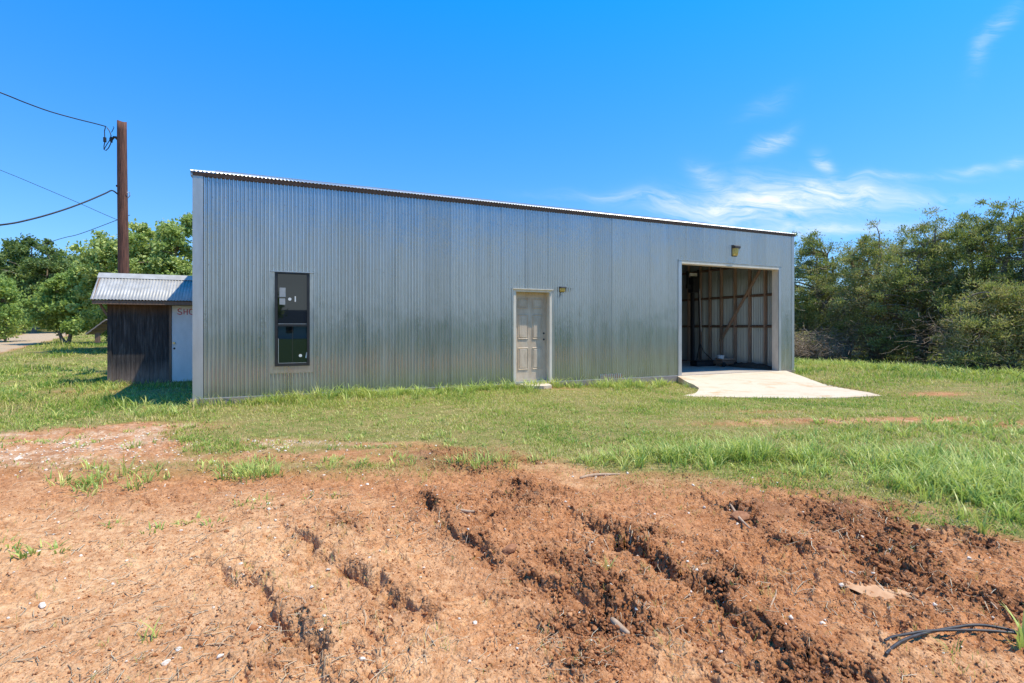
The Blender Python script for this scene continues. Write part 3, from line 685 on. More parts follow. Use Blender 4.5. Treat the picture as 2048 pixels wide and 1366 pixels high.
# ------------------------------------------------------------------ litter on the dirt: clods, pebbles, straw
ICO = None
def ico():
    t = (1 + 5 ** .5) / 2
    v = np.array([(-1,t,0),(1,t,0),(-1,-t,0),(1,-t,0),(0,-1,t),(0,1,t),(0,-1,-t),(0,1,-t),(t,0,-1),(t,0,1),(-t,0,-1),(-t,0,1)], float); v /= np.linalg.norm(v[0])
    f = np.array([(0,11,5),(0,5,1),(0,1,7),(0,7,10),(0,10,11),(1,5,9),(5,11,4),(11,10,2),(10,7,6),(7,1,8),(3,9,4),(3,4,2),(3,2,6),(3,6,8),(3,8,9),(4,9,5),(2,4,11),(6,2,10),(8,6,7),(9,8,1)])
    return v, f
def lumps(name, x, y, rad, mt, flat=.7, sink=.25, jit=.28, tint=None, **k):
    n = len(x); v, f = ico(); z = ground(x, y)[0]
    Q = v[None] * (1 + jit * rng.normal(0, 1, (n, 12, 1))); a = rng.random(n) * 2 * pi; c, s = np.cos(a)[:, None], np.sin(a)[:, None]
    Q = Q * np.stack([np.ones(n), .6 + .5 * rng.random(n), flat * (.7 + .5 * rng.random(n))], 1)[:, None] * rad[:, None, None]
    X = Q[..., 0] * c - Q[..., 1] * s; Y = Q[..., 0] * s + Q[..., 1] * c
    V = np.stack([X + x[:, None], Y + y[:, None], Q[..., 2] + z[:, None] + (rad * (flat - sink) * .6)[:, None]], -1).reshape(-1, 3)
    F = (f[None] + (np.arange(n) * 12)[:, None, None]).reshape(-1, 3)
    if tint is not None: k['cols'] = np.repeat(tint, 12, 0)
    return raw(name, V, F, mt, **k)
x, y, r = scatter(110000, 1.75, 6.5, radians(52), .95); z, g, t = ground(x, y)
cp = sstep(.38, .62, fbm(x, y, 2.6, 4, 501)); keep = (rng.random(len(x)) < (.04 + .38 * cp + .75 * t)) & (g < .5); x, y, r, t = x[keep], y[keep], r[keep], t[keep]
ct_ = np.clip(.50 + .25 * sstep(.8, -1.6, x) - .45 * t + rng.normal(0, .16, len(x)), 0, 1)
lumps('dirt_crumbs', x, y, .0016 + (.005 + .012 * t) * rng.random(len(x)) ** 4 + .0009 * r * rng.random(len(x)), M['crumb'], tint=np.stack([ct_, ct_ * 0, ct_ * 0, ct_ * 0 + 1], 1), smooth=False, kind='stuff', label='loose crumbs of red clay over the churned dirt', cat='soil crumbs')
x, y, r = scatter(12000, 1.75, 6.0, radians(50), .9); z, g, t = ground(x, y)
keep = (rng.random(len(x)) < .015 + .42 * t ** 1.5) & (g < .4); x, y, r, t = x[keep], y[keep], r[keep], t[keep]; ct_ = np.clip(.38 + rng.normal(0, .2, len(x)), 0, 1)
lumps('dirt_clods', x, y, .006 + .015 * rng.random(len(x)) ** 3, M['crumb'], .7, .5, .36, tint=np.stack([ct_, ct_ * 0, ct_ * 0, ct_ * 0 + 1], 1), smooth=False, kind='stuff', label='broken clods of dark red clay along the ruts', cat='soil clods')
x, y, r = scatter(16000, 1.8, 8.5, radians(52), .7); z, g, t = ground(x, y)
gw = np.exp(-(((x + 6) / 2.5) ** 2 + ((y - 6.2) / .8) ** 2)) + np.exp(-(((x + 2.7) / .8) ** 2 + ((y - 6.4) / .3) ** 2))
keep = (rng.random(len(x)) < (.035 + gw)) & (g < .6); x, y, r = x[keep], y[keep], r[keep]
lumps('white_pebbles', x, y, .0025 + .010 * rng.random(len(x)) ** 3 + .0009 * r, M['stone'], smooth=False, kind='stuff', label='small white limestone pebbles strewn over dirt and gravel', cat='pebbles')
def straws():
    x, y, r = scatter(6500, 1.8, 7.5, radians(52), .95); z, g, t = ground(x, y)
    cl = fbm(x, y, 1.4, 3, 331); keep = rng.random(len(x)) < (sstep(.42, .62, cl) * .9 + .08) * (1 - .5 * g); x, y, z, r = x[keep], y[keep], z[keep], r[keep]
    n = len(x); ln = (.02 + .10 * rng.random(n) ** 2.2); a = rng.normal(.5, 1.0, n); w = .0008 + .0004 * r
    dx_, dy_ = np.cos(a) * ln, np.sin(a) * ln; z2 = ground(x + dx_, y + dy_)[0]; zm = np.maximum(ground(x + dx_ / 2, y + dy_ / 2)[0], (z + z2) / 2)
    h = .004; sx, sy = -np.sin(a) * w, np.cos(a) * w; bx, by = rng.normal(0, .12, n) * ln, rng.normal(0, .12, n) * ln
    Pts = [(x, y, z + h), (x + dx_ / 2 + bx, y + dy_ / 2 + by, zm + h * 2), (x + dx_, y + dy_, z2 + h + .01 * rng.random(n))]
    V = np.stack([np.stack([p[0] + q * sx, p[1] + q * sy, p[2] + e], 1) for p in Pts for (q, e) in ((-1, 0), (1, 0), (0, .0012))], 1)
    b = (np.arange(n) * 9)[:, None, None]; T = []
    for q in (0, 3):
        for i in range(3):
            j = (i + 1) % 3; T += [[q + i, q + j, q + 3 + j], [q + i, q + 3 + j, q + 3 + i]]
    F = (b + np.array(T)[None]).reshape(-1, 3); C = np.repeat(tints(n, .55, .3, .5, .2), 9, 0)
    raw('dead_straw', V.reshape(-1, 3), F, M['straw'], cols=C, kind='stuff', label='bleached straw and rootlets littering the dirt', cat='straw')
straws()
def rock(name, px, py, size, mt, label, cat, squash=.6, el=1.0, rot=0.0, seed=0):
    X0, Y0 = gpt(px, py); z0 = gz(X0, Y0); R_ = np.random.default_rng(seed + 5)
    v, f = ico(); v = list(map(tuple, v)); F2 = []; mid = {}
    def mp_(a, b):
        k = (min(a, b), max(a, b))
        if k not in mid:
            q = np.array(v[a]) + np.array(v[b]); q /= np.linalg.norm(q); v.append(tuple(q)); mid[k] = len(v) - 1
        return mid[k]
    for a, b, c in f:
        d, e, g_ = mp_(a, b), mp_(b, c), mp_(c, a); F2 += [(a, d, g_), (d, b, e), (g_, e, c), (d, e, g_)]
    V = np.array(v); pl = R_.normal(0, 1, (9, 3)); pl /= np.linalg.norm(pl, axis=1)[:, None]
    d = V @ pl.T; cut = .55 + .25 * R_.random(9)
    V = V / np.maximum(1, (d / cut).max(1))[:, None]; V += R_.normal(0, .03, V.shape)
    V = V * np.array([el, .8, squash]) * size; c, s = cos(rot), sin(rot)
    V = np.stack([V[:, 0] * c - V[:, 1] * s, V[:, 0] * s + V[:, 1] * c, V[:, 2]], 1)
    return raw(name, V, F2, mt, loc=(X0, Y0, z0 + size * squash * .28), label=label, cat=cat)
for i, (px, py, s, lab) in enumerate([
    (357, 1312, .017, 'upright white stone at lower left, the upper one of a near pair'),
    (331, 1336, .020, 'flat white stone just left of and below the upright white stone'),
    (85, 1216, .022, 'oblong white stone by itself at the far lower left'),
    (78, 1103, .016, 'whitish stone on the left dirt, right one of two side by side'),
    (56, 1106, .013, 'smaller whitish stone, left one of two side by side on the left dirt'),
    (482, 1130, .020, 'irregular whitish stone alone on smooth dirt between two ruts at left'),
    (362, 1065, .016, 'pointed white stone left of the dark holes'),
    (537, 1013, .018, 'round white stone on the left dirt below the bright green tuft'),
    (1475, 1046, .022, 'white stone resting against the reddish clay block'),
    (735, 965, .022, 'white flat stone, the right of two together below the grass edge'),
    (722, 968, .018, 'white stone, the left of two together below the grass edge'),
    (36, 919, .050, 'large pale stone on the far left gravel'),
    (1683, 1173, .017, 'small pale stone left of the tan dirt slab on the right'),
    (1870, 1215, .016, 'chalky chip of stone above the black hoses')]):
    rock('white_stone', px, py, s, M['stone'], lab, 'stone', .55 + .3 * ((i * 37) % 5) / 5, 1.0 + .4 * ((i * 13) % 4) / 4, i * 1.3, i)
rock('clay_block', 1478, 1036, .075, M['clod'], 'angular reddish clay block with a crack, standing out of the dirt at right of centre', 'dirt clod', .6, 1.2, .3, 31)
rock('clay_block', 1655, 1108, .06, M['clod'], 'wedge shaped red clod among dark roots on the right dirt', 'dirt clod', .5, 1.5, -.5, 44)
rock('clay_block', 1020, 1112, .055, M['clod'], 'rough red clod beside the deepest rut near the middle', 'dirt clod', .7, 1.2, .9, 52)
rock('clay_slab', 1760, 1185, .12, simple('tan crusted dirt', (.48, .24, .11), (.62, .36, .19), .95, 20, bump=.3), 'flat tan crust of dirt on the right part of the yard', 'dirt slab', .12, 1.4, -.3, 61)
def stick(name, pts, r, label, cat, m='stick', lift=.006):
    W_ = []
    for (px, py) in pts:
        X0, Y0 = gpt(px, py); W_.append((X0, Y0, gz(X0, Y0) + lift))
    zc = max(p[2] for p in W_) * .5 + np.mean([p[2] for p in W_]) * .5
    o0 = W_[0]; Q = []
    for i in range(len(W_)): Q.append((W_[i][0] - o0[0], W_[i][1] - o0[1], max(W_[i][2], zc) - o0[2]))
    # resample smooth
    R2 = []
    for i in range(len(Q) - 1):
        p0, p1, p2, p3 = [Vector(Q[max(0, min(len(Q) - 1, i + k))]) for k in (-1, 0, 1, 2)]
        for t in np.linspace(0, 1, 6, endpoint=False):
            R2.append(.5 * ((2 * p1) + (-p0 + p2) * t + (2 * p0 - 5 * p1 + 4 * p2 - p3) * t * t + (-p0 + 3 * p1 - 3 * p2 + p3) * t ** 3))
    R2.append(Vector(Q[-1])); n = len(R2)
    rr = [r * (.55 + .45 * sin(pi * (i / (n - 1)) ** .7)) if m == 'stick' else r for i in range(n)]
    return MB().tube(R2, rr, 8).build(name, M[m], smooth=True, loc=o0, label=label, cat=cat)
stick('stick', [(1160, 960), (1190, 954), (1240, 953)], .016, 'straight pale stick on the dirt edge in front of the weed band', 'stick')
stick('stick', [(912, 1030), (935, 1035), (962, 1037)], .012, 'splintered pale stick lying right of the upper rut', 'stick')
stick('root_piece', [(1223, 1240), (1240, 1257), (1257, 1272)], .017, 'thick tan root chunk in the dug hollow at the bottom middle', 'root')
stick('stick', [(1540, 1230), (1547, 1212), (1552, 1200)], .005, 'thin bleached twig standing slantwise on the right dirt', 'stick')
stick('stick', [(1945, 1175), (1968, 1198), (1995, 1228)], .006, 'long straight straw coloured twig above the black hoses', 'stick')
stick('stick', [(1460, 1015), (1478, 1040), (1500, 1062)], .010, 'crooked root lying across the clay block', 'root')
stick('hose', [(1772, 1327), (1788, 1308), (1812, 1294), (1850, 1281), (1900, 1271), (1950, 1267), (2000, 1270), (2046, 1283), (2110, 1310), (2180, 1350)], .0068, 'black poly hose with its cut end nearest the camera, lower right corner', 'hose', 'hose', .012)
stick('hose', [(1770, 1300), (1786, 1291), (1815, 1284), (1850, 1279), (1900, 1276), (1950, 1276), (2000, 1279), (2046, 1286), (2110, 1315), (2170, 1360)], .0062, 'second black poly hose, the one whose end lies farther back and tucks behind the first', 'hose', 'hose', .010)

# ------------------------------------------------------------------ the metal building
PITCH, AMP = .0678, .0125
OP_DOOR = (s_of(1030.5), s_of(1099), .13, z_of(1031, 583))
OP_WIN = (s_of(551), s_of(618), z_of(551, 731.5), z_of(551, 545))
OP_GAR = (s_of(1362), s_of(1556), .13, z_of(1362, 527))
WZ0, WZ1, DEP, TANP, RT = .125, 4.27, 7.3, .272, 3.65
B = empty('metal_building', (CX, CY, 0), A_, label='long low corrugated galvanised metal building with an open bay at its right end', cat='building')
def corr(name, s0, s1, mt, parent, z0=WZ0, ztop=None, holes=(), off=0.0, axis='s', base=0.0, phase=0.0, step=12, rows=9, wob=.0022, seed=0):
    """corrugated sheet along s (or t); holes (a,b,z0,z1)"""
    n = int(round((s1 - s0) / PITCH * step)); S = list(np.linspace(s0, s1, n + 1))
    for h in holes: S += [h[0], h[1]]
    S = np.array(sorted(set(round(q, 5) for q in S)))
    ztop = ztop or (lambda q: WZ1)
    zl = set()
    for h in holes: zl |= {h[2], h[3]}
    def zrow(q):
        zt = ztop(q); base_ = sorted(list(np.linspace(z0, zt, rows)) + [z for z in zl if z0 < z < zt]); return base_
    m_ = len(zrow(S[0])); Zs = np.array([zrow(q) for q in S])
    if any(len(r_) != m_ for r_ in Zs): raise ValueError
    SS = np.repeat(S[:, None], m_, 1)
    sheet = np.floor((SS - s0) / (PITCH * 9.0)); fr = (SS - s0) / (PITCH * 9.0) - sheet
    rib = np.floor((SS - s0) / PITCH + .25); ra = _h(rib, rib * 0, 411 + seed); rb = _h(rib, rib * 0 + 3, 413 + seed)
    d = AMP * np.sin(2 * pi * (SS - s0) / PITCH + phase) * (1 + .0 * ra)
    d = d + .0035 * (ra - .5) * np.abs(np.sin(pi * ((SS - s0) / PITCH + .25))) + .010 * (_h(sheet, sheet * 0, 415 + seed) - .5) * fr
    d = d + wob * (fbm(SS, Zs, 1.1, 2, 401 + seed) - .5) * 2.2 + wob * 1.0 * (_h(sheet, sheet * 0, 409 + seed) - .5) * np.sin(fr * pi) * 2
    d = d + .0035 * (fr < .06)
    if axis == 's': V = np.stack([SS, base - d + off * 0, Zs], -1)
    else: V = np.stack([base - d, SS, Zs], -1)
    nS = len(S); F = []
    for i in range(nS - 1):
        c = (S[i] + S[i + 1]) / 2; hh = [h for h in holes if h[0] < c < h[1]]
        for j in range(m_ - 1):
            zc = (Zs[i][j] + Zs[i][j + 1]) / 2
            if any(h[2] < zc < h[3] for h in hh): continue
            a = i * m_ + j; F.append((a, a + m_, a + m_ + 1, a + 1))
    tone = _h(sheet, sheet * 0, 431 + seed); rgh = _h(sheet, sheet * 0, 439 + seed)
    Cc = np.stack([tone, rgh, tone * 0, tone * 0 + 1], -1).reshape(-1, 4)
    return raw(name, V.reshape(-1, 3), np.array(F), mt, parent, smooth=True, cols=Cc)
zt_gable = lambda t: 4.27 + TANP * (t if t < RT else 2 * RT - t) - .004
fw = corr('front_wall', 0.02, SEND - .01, M['wall_metal'], B, holes=(OP_DOOR, OP_WIN, OP_GAR))
corr('end_wall', 0.0, DEP, M['wall_metal'], B, ztop=zt_gable, axis='t', base=0.012, step=6, seed=3)
corr('end_wall', 0.0, DEP, M['inner_metal'], B, ztop=zt_gable, axis='t', base=SEND - .02, step=10, seed=5)
corr('back_wall', 0.0, SEND, M['wall_metal'], B, axis='s', base=DEP, step=5, rows=3, seed=7)
# roof: two corrugated slopes
def roof(parent, s0, s1, t0, t1, z0, tanp, mt, name, pitch=PITCH, amp=.009, step=8, thick=.004):
    n = int((s1 - s0) / pitch * step); S = np.linspace(s0, s1, n + 1); w = amp * np.sin(2 * pi * S / pitch)
    rows = 2; V = []
    for tt in (t0, t1):
        zz = z0 + tanp * abs(tt - t0)
        for up in (0, 1):
            V.append(np.stack([S, np.full(n + 1, tt), zz + w + (thick if up else 0)], 1))
    V = np.concatenate(V); k = n + 1; i = np.arange(n)
    def strip(a, b): return np.stack([a * k + i, a * k + i + 1, b * k + i + 1, b * k + i], 1)
    F = np.concatenate([strip(0, 2)[:, ::-1], strip(1, 3), strip(0, 1), strip(2, 3)[:, ::-1]])
    C = np.stack([np.floor(V[:, 0] / .66) * .37 % 1, np.full(len(V), .5), V[:, 0] * 0, V[:, 0] * 0 + 1], 1)
    return raw(name, V, F, mt, parent, smooth=False, cols=C)
roof(B, -.05, SEND + .04, -.045, RT, 4.318 - .045 * TANP, TANP, M['roof_metal'], 'roof')
roof(B, -.05, SEND + .04, DEP + .06, RT, 4.318 - .05 * TANP, TANP, M['roof_metal'], 'roof', step=4)
MB().box(-.05, SEND + .04, RT - .10, RT + .10, 4.318 + TANP * RT - .03, 4.318 + TANP * RT + .006).build('ridge_cap', M['roof_metal'], B)
MB().box(-.045, SEND + .03, -.026, -.004, WZ1 - .042, WZ1 + .030).build('eave_board', M['rust'], B)
mb = MB(); mb.box(-.045, -.012, -.03, DEP, WZ1 - .05, WZ1 - .0); mb.build('rake_trim', M['trim'], B)
# corner and opening trim
MB().box(-.014, .155, -.018, -.0095, WZ0 - .012, WZ1 - .044).box(-.014, -.006, -.0095, .16, WZ0 - .012, WZ1 - .05).build('corner_trim', M['trim'], B)
MB().box(SEND - .09, SEND + .012, -.018, -.0095, WZ0 - .012, WZ1 - .044).box(SEND + .004, SEND + .012, -.0095, .12, WZ0 - .012, WZ1 - .05).build('corner_trim', M['trim'], B)
# slab
sl = MB(); sl.box(-.03, SEND + .02, -.035, DEP + .03, -.9, .127); sl.build('slab', M['slab'], B)
MB().box(.02, SEND - .03, .01, DEP - .02, .127, .131).build('bay_floor', simple('dusty floor slab', (.40, .34, .28), (.50, .43, .36), .9, 3), B)
# base drip strip
MB().box(.155, OP_DOOR[0] - .06, -.020, -.010, WZ0 - .004, WZ0 + .012).box(OP_DOOR[1] + .06, OP_GAR[0] - .08, -.020, -.010, WZ0 - .004, WZ0 + .012).build('base_trim', M['trim'], B)
# screws
mb = MB(); vi, fi = ico()
for zz in (.22, 1.48, 2.62, 3.84, 4.16):
    s = .1
    while s < SEND - .05:
        s += PITCH * random.choice([2, 3, 3, 4, 5]) if zz != 4.16 else PITCH * random.choice([2, 3, 6])
        q = round((s - .02) / PITCH - .25) * PITCH + .02 + PITCH * .25
        if any(h[0] - .05 < q < h[1] + .05 and h[2] < zz < h[3] + .03 for h in (OP_DOOR, OP_WIN, OP_GAR)) or q > SEND - .1: continue
        p = np.array([q, -.0105, zz + random.uniform(-.03, .03)]); mb.poly([tuple(p + np.array([.008, .005, .008]) * w_) for w_ in vi], [tuple(f_) for f_ in fi])
mb.build('screws', M['rust'], B, kind='stuff')
# --- personnel door
d0, d1, dz0, dz1 = OP_DOOR; ds = .035; rec = .185
MB().box(d0 - .055, d0 + .010, -.028, rec, dz0 - .01, dz1).box(d1 - .010, d1 + .055, -.028, rec, dz0 - .01, dz1).box(d0 - .055, d1 + .055, -.028, rec, dz1, dz1 + .05).build('door_frame', M['door_trim'], B)
MB().box(d0 - .075, d1 + .075, -.060, -.004, dz1 + .052, dz1 + .075).build('drip_cap', M['door_trim'], B)
MB().box(d0 + .012, d1 - .012, -.02, rec, dz0 - .004, dz0 + .032).build('threshold', M['trim'], B)
D = MB(); a0, a1, b0, b1 = d0 + .014, d1 - .014, dz0 + .036, dz1 - .004
D.box(a0, a1, rec - .045, rec, b0, b1)
dw = a1 - a0; dh = b1 - b0
def panel(x0, x1, z0, z1):
    y = rec - .045
    P_ = []
    for (ins, yy_) in ((0, y - .0015), (.012, y - .016), (.028, y - .002), (.048, y - .013)):
        P_ += [(x0 + ins, yy_, z0 + ins), (x1 - ins, yy_, z0 + ins), (x1 - ins, yy_, z1 - ins), (x0 + ins, yy_, z1 - ins)]
    F_ = [(12, 13, 14, 15)]
    for r_ in range(3):
        for q in range(4):
            F_.append((r_ * 4 + q, r_ * 4 + (q + 1) % 4, r_ * 4 + 4 + (q + 1) % 4, r_ * 4 + 4 + q))
    D.poly(P_, F_)
for (fx0, fx1) in ((.13, .44), (.56, .87)):
    for (fz0, fz1) in ((.125, .375), (.47, .75), (.82, .93)):
        panel(a0 + dw * fx0, a0 + dw * fx1, b0 + dh * fz0, b0 + dh * fz1)
dr_o = D.build('door', M['door'], B, label='dirty beige six panel door with two empty lock holes')
mb = MB()
for zz in (.465, .535):
    c = (a1 - .07, rec - .0465, b0 + dh * zz); ring = [(c[0] + .026 * cos(t), c[1], c[2] + .026 * sin(t)) for t in np.linspace(0, 2 * pi, 16, endpoint=False)]
    MB().poly(ring, [tuple(range(16))]).build('lock_hole', M['black'], dr_o)
# --- window
w0, w1, wz0, wz1 = OP_WIN
WF = MB(); fy0, fy1 = -.032, .05
WF.box(w0 - .012, w0 + .036, fy0, fy1, wz0 - .012, wz1 + .01).box(w1 - .036, w1 + .012, fy0, fy1, wz0 - .012, wz1 + .01).box(w0 + .036, w1 - .036, fy0, fy1, wz1 - .02, wz1 + .01).box(w0 + .036, w1 - .036, fy0, fy1, wz0 - .012, wz0 + .045)
zm = wz0 + (wz1 - wz0) * .435; WF.box(w0 + .036, w1 - .036, fy0 + .006, fy1, zm - .020, zm + .020)
win = WF.build('window', M['frame_blk'], B, label='tall narrow two pane window in a black frame')
MB().box(w0 + .04, w1 - .04, .006, .014, zm + .02, wz1 - .015).build('pane', M['glass'], win)
MB().box(w0 + .04, w1 - .04, -.010, -.002, wz0 + .04, zm - .02).build('pane', M['glass'], win)
for q_ in ((w0 + .050, w1 - .050, zm + .0225, zm + .030), (w0 + .0485, w0 + .056, wz0 + .055, zm - .26), (w0 + .05, w1 - .05, wz0 + .0455, wz0 + .052)): MB().box(q_[0], q_[1], -.030, -.024, q_[2], q_[3]).build('sash_edge', M['trim'], win)
MB().box((w0 + w1) / 2 - .0022, (w0 + w1) / 2 + .0022, -.013, -.0105, wz0 + .045, zm - .020).build('muntin', M['bronze'], win)
mb = MB(); ww = w1 - w0
mb.box(w0 + .07, w0 + .07 + ww * .18, .0035, .0055, wz1 - .47, wz1 - .29).build('sticker', M['sticker'], win); MB().box(w0 + .07, w0 + .07 + ww * .17, .0035, .0055, wz1 - .62, wz1 - .50).build('sticker', M['sticker'], win)
mb = MB()
for (cx_, cz_, y_, tl) in ((w0 + ww * .42, zm + (wz1 - zm) * .50, .0045, 0), (w0 + ww * .74, wz0 + (zm - wz0) * .24, -.0115, .12)):
    mb.poly([(cx_ + .030 * cos(t), y_ - .001, cz_ + .030 * sin(t)) for t in np.linspace(0, 2 * pi, 18, endpoint=False)], [tuple(range(18))])
    mb.build('sticker', M['plastic_white'], win); mb = MB()
    mb.beam((cx_ + .10, y_ - .001, cz_ - .05), (cx_ + .10 + tl * .15, y_ - .001, cz_ + .06), .022, .001, (0, 1, 0)).build('sticker', M['plastic_white'], win); mb = MB()
MB().box(w0 - .075, w1 + .085, -.048, -.006, wz1 + .012, wz1 + .030).build('window_flashing', M['trim'], B)
MB().box(w0 - .10, w0 - .014, -.0165, -.0095, wz0 - .012, wz1 + .01).box(w1 + .014, w1 + .085, -.0165, -.0095, wz0 - .012, wz1 + .01).box(w0 - .10, w1 + .085, -.0165, -.0095, wz0 - .15, wz0 - .014).build('window_apron_flashing', M['wall_metal'], B)
# --- garage bay opening
g0, g1, g2, g3 = OP_GAR; rv = .21
MB().box(g0 - .115, g0, -.030, -.0095, WZ0 - .01, g3 + .10).box(g0 - .012, g0, -.0095, rv, WZ0, g3).build('bay_jamb', M['trim'], B)
MB().box(g1, g1 + .10, -.030, -.0095, WZ0 - .01, g3 + .085).build('bay_jamb', M['trim'], B)
MB().box(g1, g1 + .03, -.0095, rv, WZ0, g3).build('bay_jamb', M['door_trim'], B)
MB().box(g0, g1, -.030, rv, g3, g3 + .085).build('bay_header', M['door_trim'], B)
MB().box(g0 - .12, g1 + .11, -.040, -.006, g3 + .088, g3 + .104).build('bay_header_flashing', M['trim'], B)
# --- framing inside
def stud(t, w=.045, d=.10, mk='stud', z1=None): MB().box(SEND - .135, SEND - .135 + d - .005, t, t + w, .131, z1 or (zt_gable(t) - .12)).build('stud', M[mk], B)
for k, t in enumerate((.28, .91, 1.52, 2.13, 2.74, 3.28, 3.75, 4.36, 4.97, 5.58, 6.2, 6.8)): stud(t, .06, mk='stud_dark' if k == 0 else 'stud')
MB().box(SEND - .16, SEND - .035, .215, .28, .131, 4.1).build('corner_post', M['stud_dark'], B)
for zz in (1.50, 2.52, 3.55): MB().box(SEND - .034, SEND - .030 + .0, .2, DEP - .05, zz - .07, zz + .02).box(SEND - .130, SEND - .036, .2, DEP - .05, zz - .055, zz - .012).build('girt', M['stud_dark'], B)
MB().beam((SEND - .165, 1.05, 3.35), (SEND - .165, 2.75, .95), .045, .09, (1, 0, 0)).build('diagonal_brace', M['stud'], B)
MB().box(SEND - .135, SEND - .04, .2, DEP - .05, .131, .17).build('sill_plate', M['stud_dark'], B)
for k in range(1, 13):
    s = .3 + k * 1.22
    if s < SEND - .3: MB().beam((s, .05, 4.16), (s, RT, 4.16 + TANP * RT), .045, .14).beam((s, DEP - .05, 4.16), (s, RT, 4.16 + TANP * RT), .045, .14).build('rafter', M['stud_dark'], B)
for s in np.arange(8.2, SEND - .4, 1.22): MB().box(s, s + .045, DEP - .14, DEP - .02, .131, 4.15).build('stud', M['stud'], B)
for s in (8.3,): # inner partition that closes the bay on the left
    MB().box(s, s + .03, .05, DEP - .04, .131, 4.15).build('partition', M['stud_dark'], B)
# --- vent patch with rusty slots near the foot of the wall
v0, v1 = s_of(1200), s_of(1243); mb = MB(); mr = MB()
nsl = 11
for i in range(nsl):
    s = v0 + (v1 - v0) * i / nsl; w = (v1 - v0) / nsl
    mb.box(s, s + w * .55, -.019, -.0105, .145, .255); mr.box(s + w * .58, s + w * .98, -.015, -.009, .135, .215 + .02 * (i % 3))
mb.build('patch_strips', M['trim'], B); mr.build('rust_marks', simple('bright rust', (.20, .05, .02), (.34, .12, .06), .8, 30), B)

# --- wall lamps (lifted away from the wall: things of their own)
def on_wall(name, px, t=0.0, **k):
    s = s_of(px); p = wpt(s, t); return empty(name, (p[0], p[1], 0), A_, **k)
Lm = on_wall('wall_lamp', 1467, label='wall lamp with yellowed lens and dark hood above the open bay', cat='lamp')
zc = z_of(1467, 502)
def lamp(par, w, h, zc, dep=.13):
    y0 = -.010
    mb = MB(); mb.box(-w * .5, w * .5, y0 - .035, y0, zc - h * .5, zc + h * .5, .006); mb.build('back_plate', M['bronze'], par)
    mb = MB(); Pn = []
    prof = [(0, h * .52), (-dep * .55, h * .50), (-dep, h * .38), (-dep * 1.02, h * .24), (-dep * .9, h * .20), (-.035, h * .20)]
    for x_ in (-w * .52, w * .52): Pn += [(x_, y0 + a - .002, zc + b) for a, b in prof]
    q = len(prof); mb.poly(Pn, [tuple(range(q)), tuple(range(q, 2 * q))[::-1]] + [(i, (i + 1) % q, q + (i + 1) % q, q + i)[::-1] for i in range(q)])
    mb.build('hood', M['bronze'], par)
    mb = MB(); rows = 7; Pn = []
    for i in range(rows):
        zz = zc + h * .20 - (h * .66) * i / (rows - 1); bul = (dep * .86) * (1 - .35 * (i / (rows - 1)) ** 2) * (1 if i < rows - 1 else .55)
        for j in range(9):
            t = pi * j / 8; Pn.append((-w * .46 * cos(t), y0 - .03 - (bul - .03) * (sin(t) ** .45), zz))
    F_ = [(i * 9 + j, i * 9 + j + 1, i * 9 + 10 + j, i * 9 + 9 + j) for i in range(rows - 1) for j in range(8)] + [tuple((rows - 1) * 9 + j for j in range(9))]
    mb.poly(Pn, F_); mb.build('lens', M['amber'], par, smooth=True)
lamp(Lm, .20, .31, zc, .15)
Ls = on_wall('wall_lamp', 1122.5, label='small dark wall lamp beside the beige door', cat='lamp')
zc2 = z_of(1122, 579); lamp(Ls, .15, .13, zc2, .12)
MB().tube([(-.04, -.016, zc2 - .05), (-.05, -.020, zc2 - .12), (-.075, -.016, zc2 - .2)], .006, 6).build('loose_cable', M['wire'], Ls)
# --- apron and step stone
def build_apron():
    pts = AP; n = len(pts); c = (4.0, 12.0)
    x = np.array([p[0] for p in pts]); y = np.array([p[1] for p in pts]); z = np.array([p[2] for p in pts])
    import mathutils.geometry as mg
    inner = []; xs = np.arange(x.min(), x.max(), .18); ys = np.arange(y.min(), y.max(), .18)
    XX, YY = np.meshgrid(xs, ys); XX = XX.ravel(); YY = YY.ravel(); ok = in_poly(XX, YY, pts)
    for a, b in zip(XX[ok], YY[ok]):
        d = np.hypot(x - a, y - b)
        if d.min() < .09: continue
        w = 1 / (d ** 2 + .05); 
        inner.append((a, b, float((w * z).sum() / w.sum())))
    allp = [tuple(p) for p in pts] + inner
    v2, e2, f2, *_ = mg.delaunay_2d_cdt([Vector((p[0], p[1])) for p in allp], [], [list(range(n))], 1, 1e-6)
    # plane-ish slope: z by distance from the wall
    V = []
    for q in v2:
        t = -((q.x - CX) * -1 * -UY) ; rx, ry = q.x - CX, q.y - CY; t = -rx * UY + ry * UX
        V.append((q.x + random.uniform(-.02, .02), q.y + random.uniform(-.02, .02), float(apron_z(np.array(q.x), np.array(q.y)))))
    V = [(a, b, max(cc, -.20)) for a, b, cc in V]
    nv = len(V); F = [tuple(f) for f in f2]
    V2 = V + [(a, b, cc - .22) for a, b, cc in V]
    # outer boundary edges
    cnt = {}
    for f in F:
        for i in range(len(f)):
            e = (f[i], f[(i + 1) % len(f)]); cnt[e] = cnt.get(e, 0) + 1
    sides = [(a, nv + a, nv + b, b) for (a, b) in cnt if (b, a) not in cnt]
    o = raw('concrete_apron', V2, F + sides + [tuple(nv + i for i in f)[::-1] for f in F], M['concrete'], kind='structure', label='pale concrete apron curving out from the open bay', cat='paving')
build_apron()
sx, sy = gpt(1070, 778, .0)
ring = [(-.36, -.02), (-.30, .33), (-.08, .42), (.14, .42), (.30, .30), (.36, -.03), (.33, -.24), (.10, -.36), (-.12, -.30), (-.27, -.20)]
mb = MB(); q = len(ring); z0 = gz(sx, sy) + .02
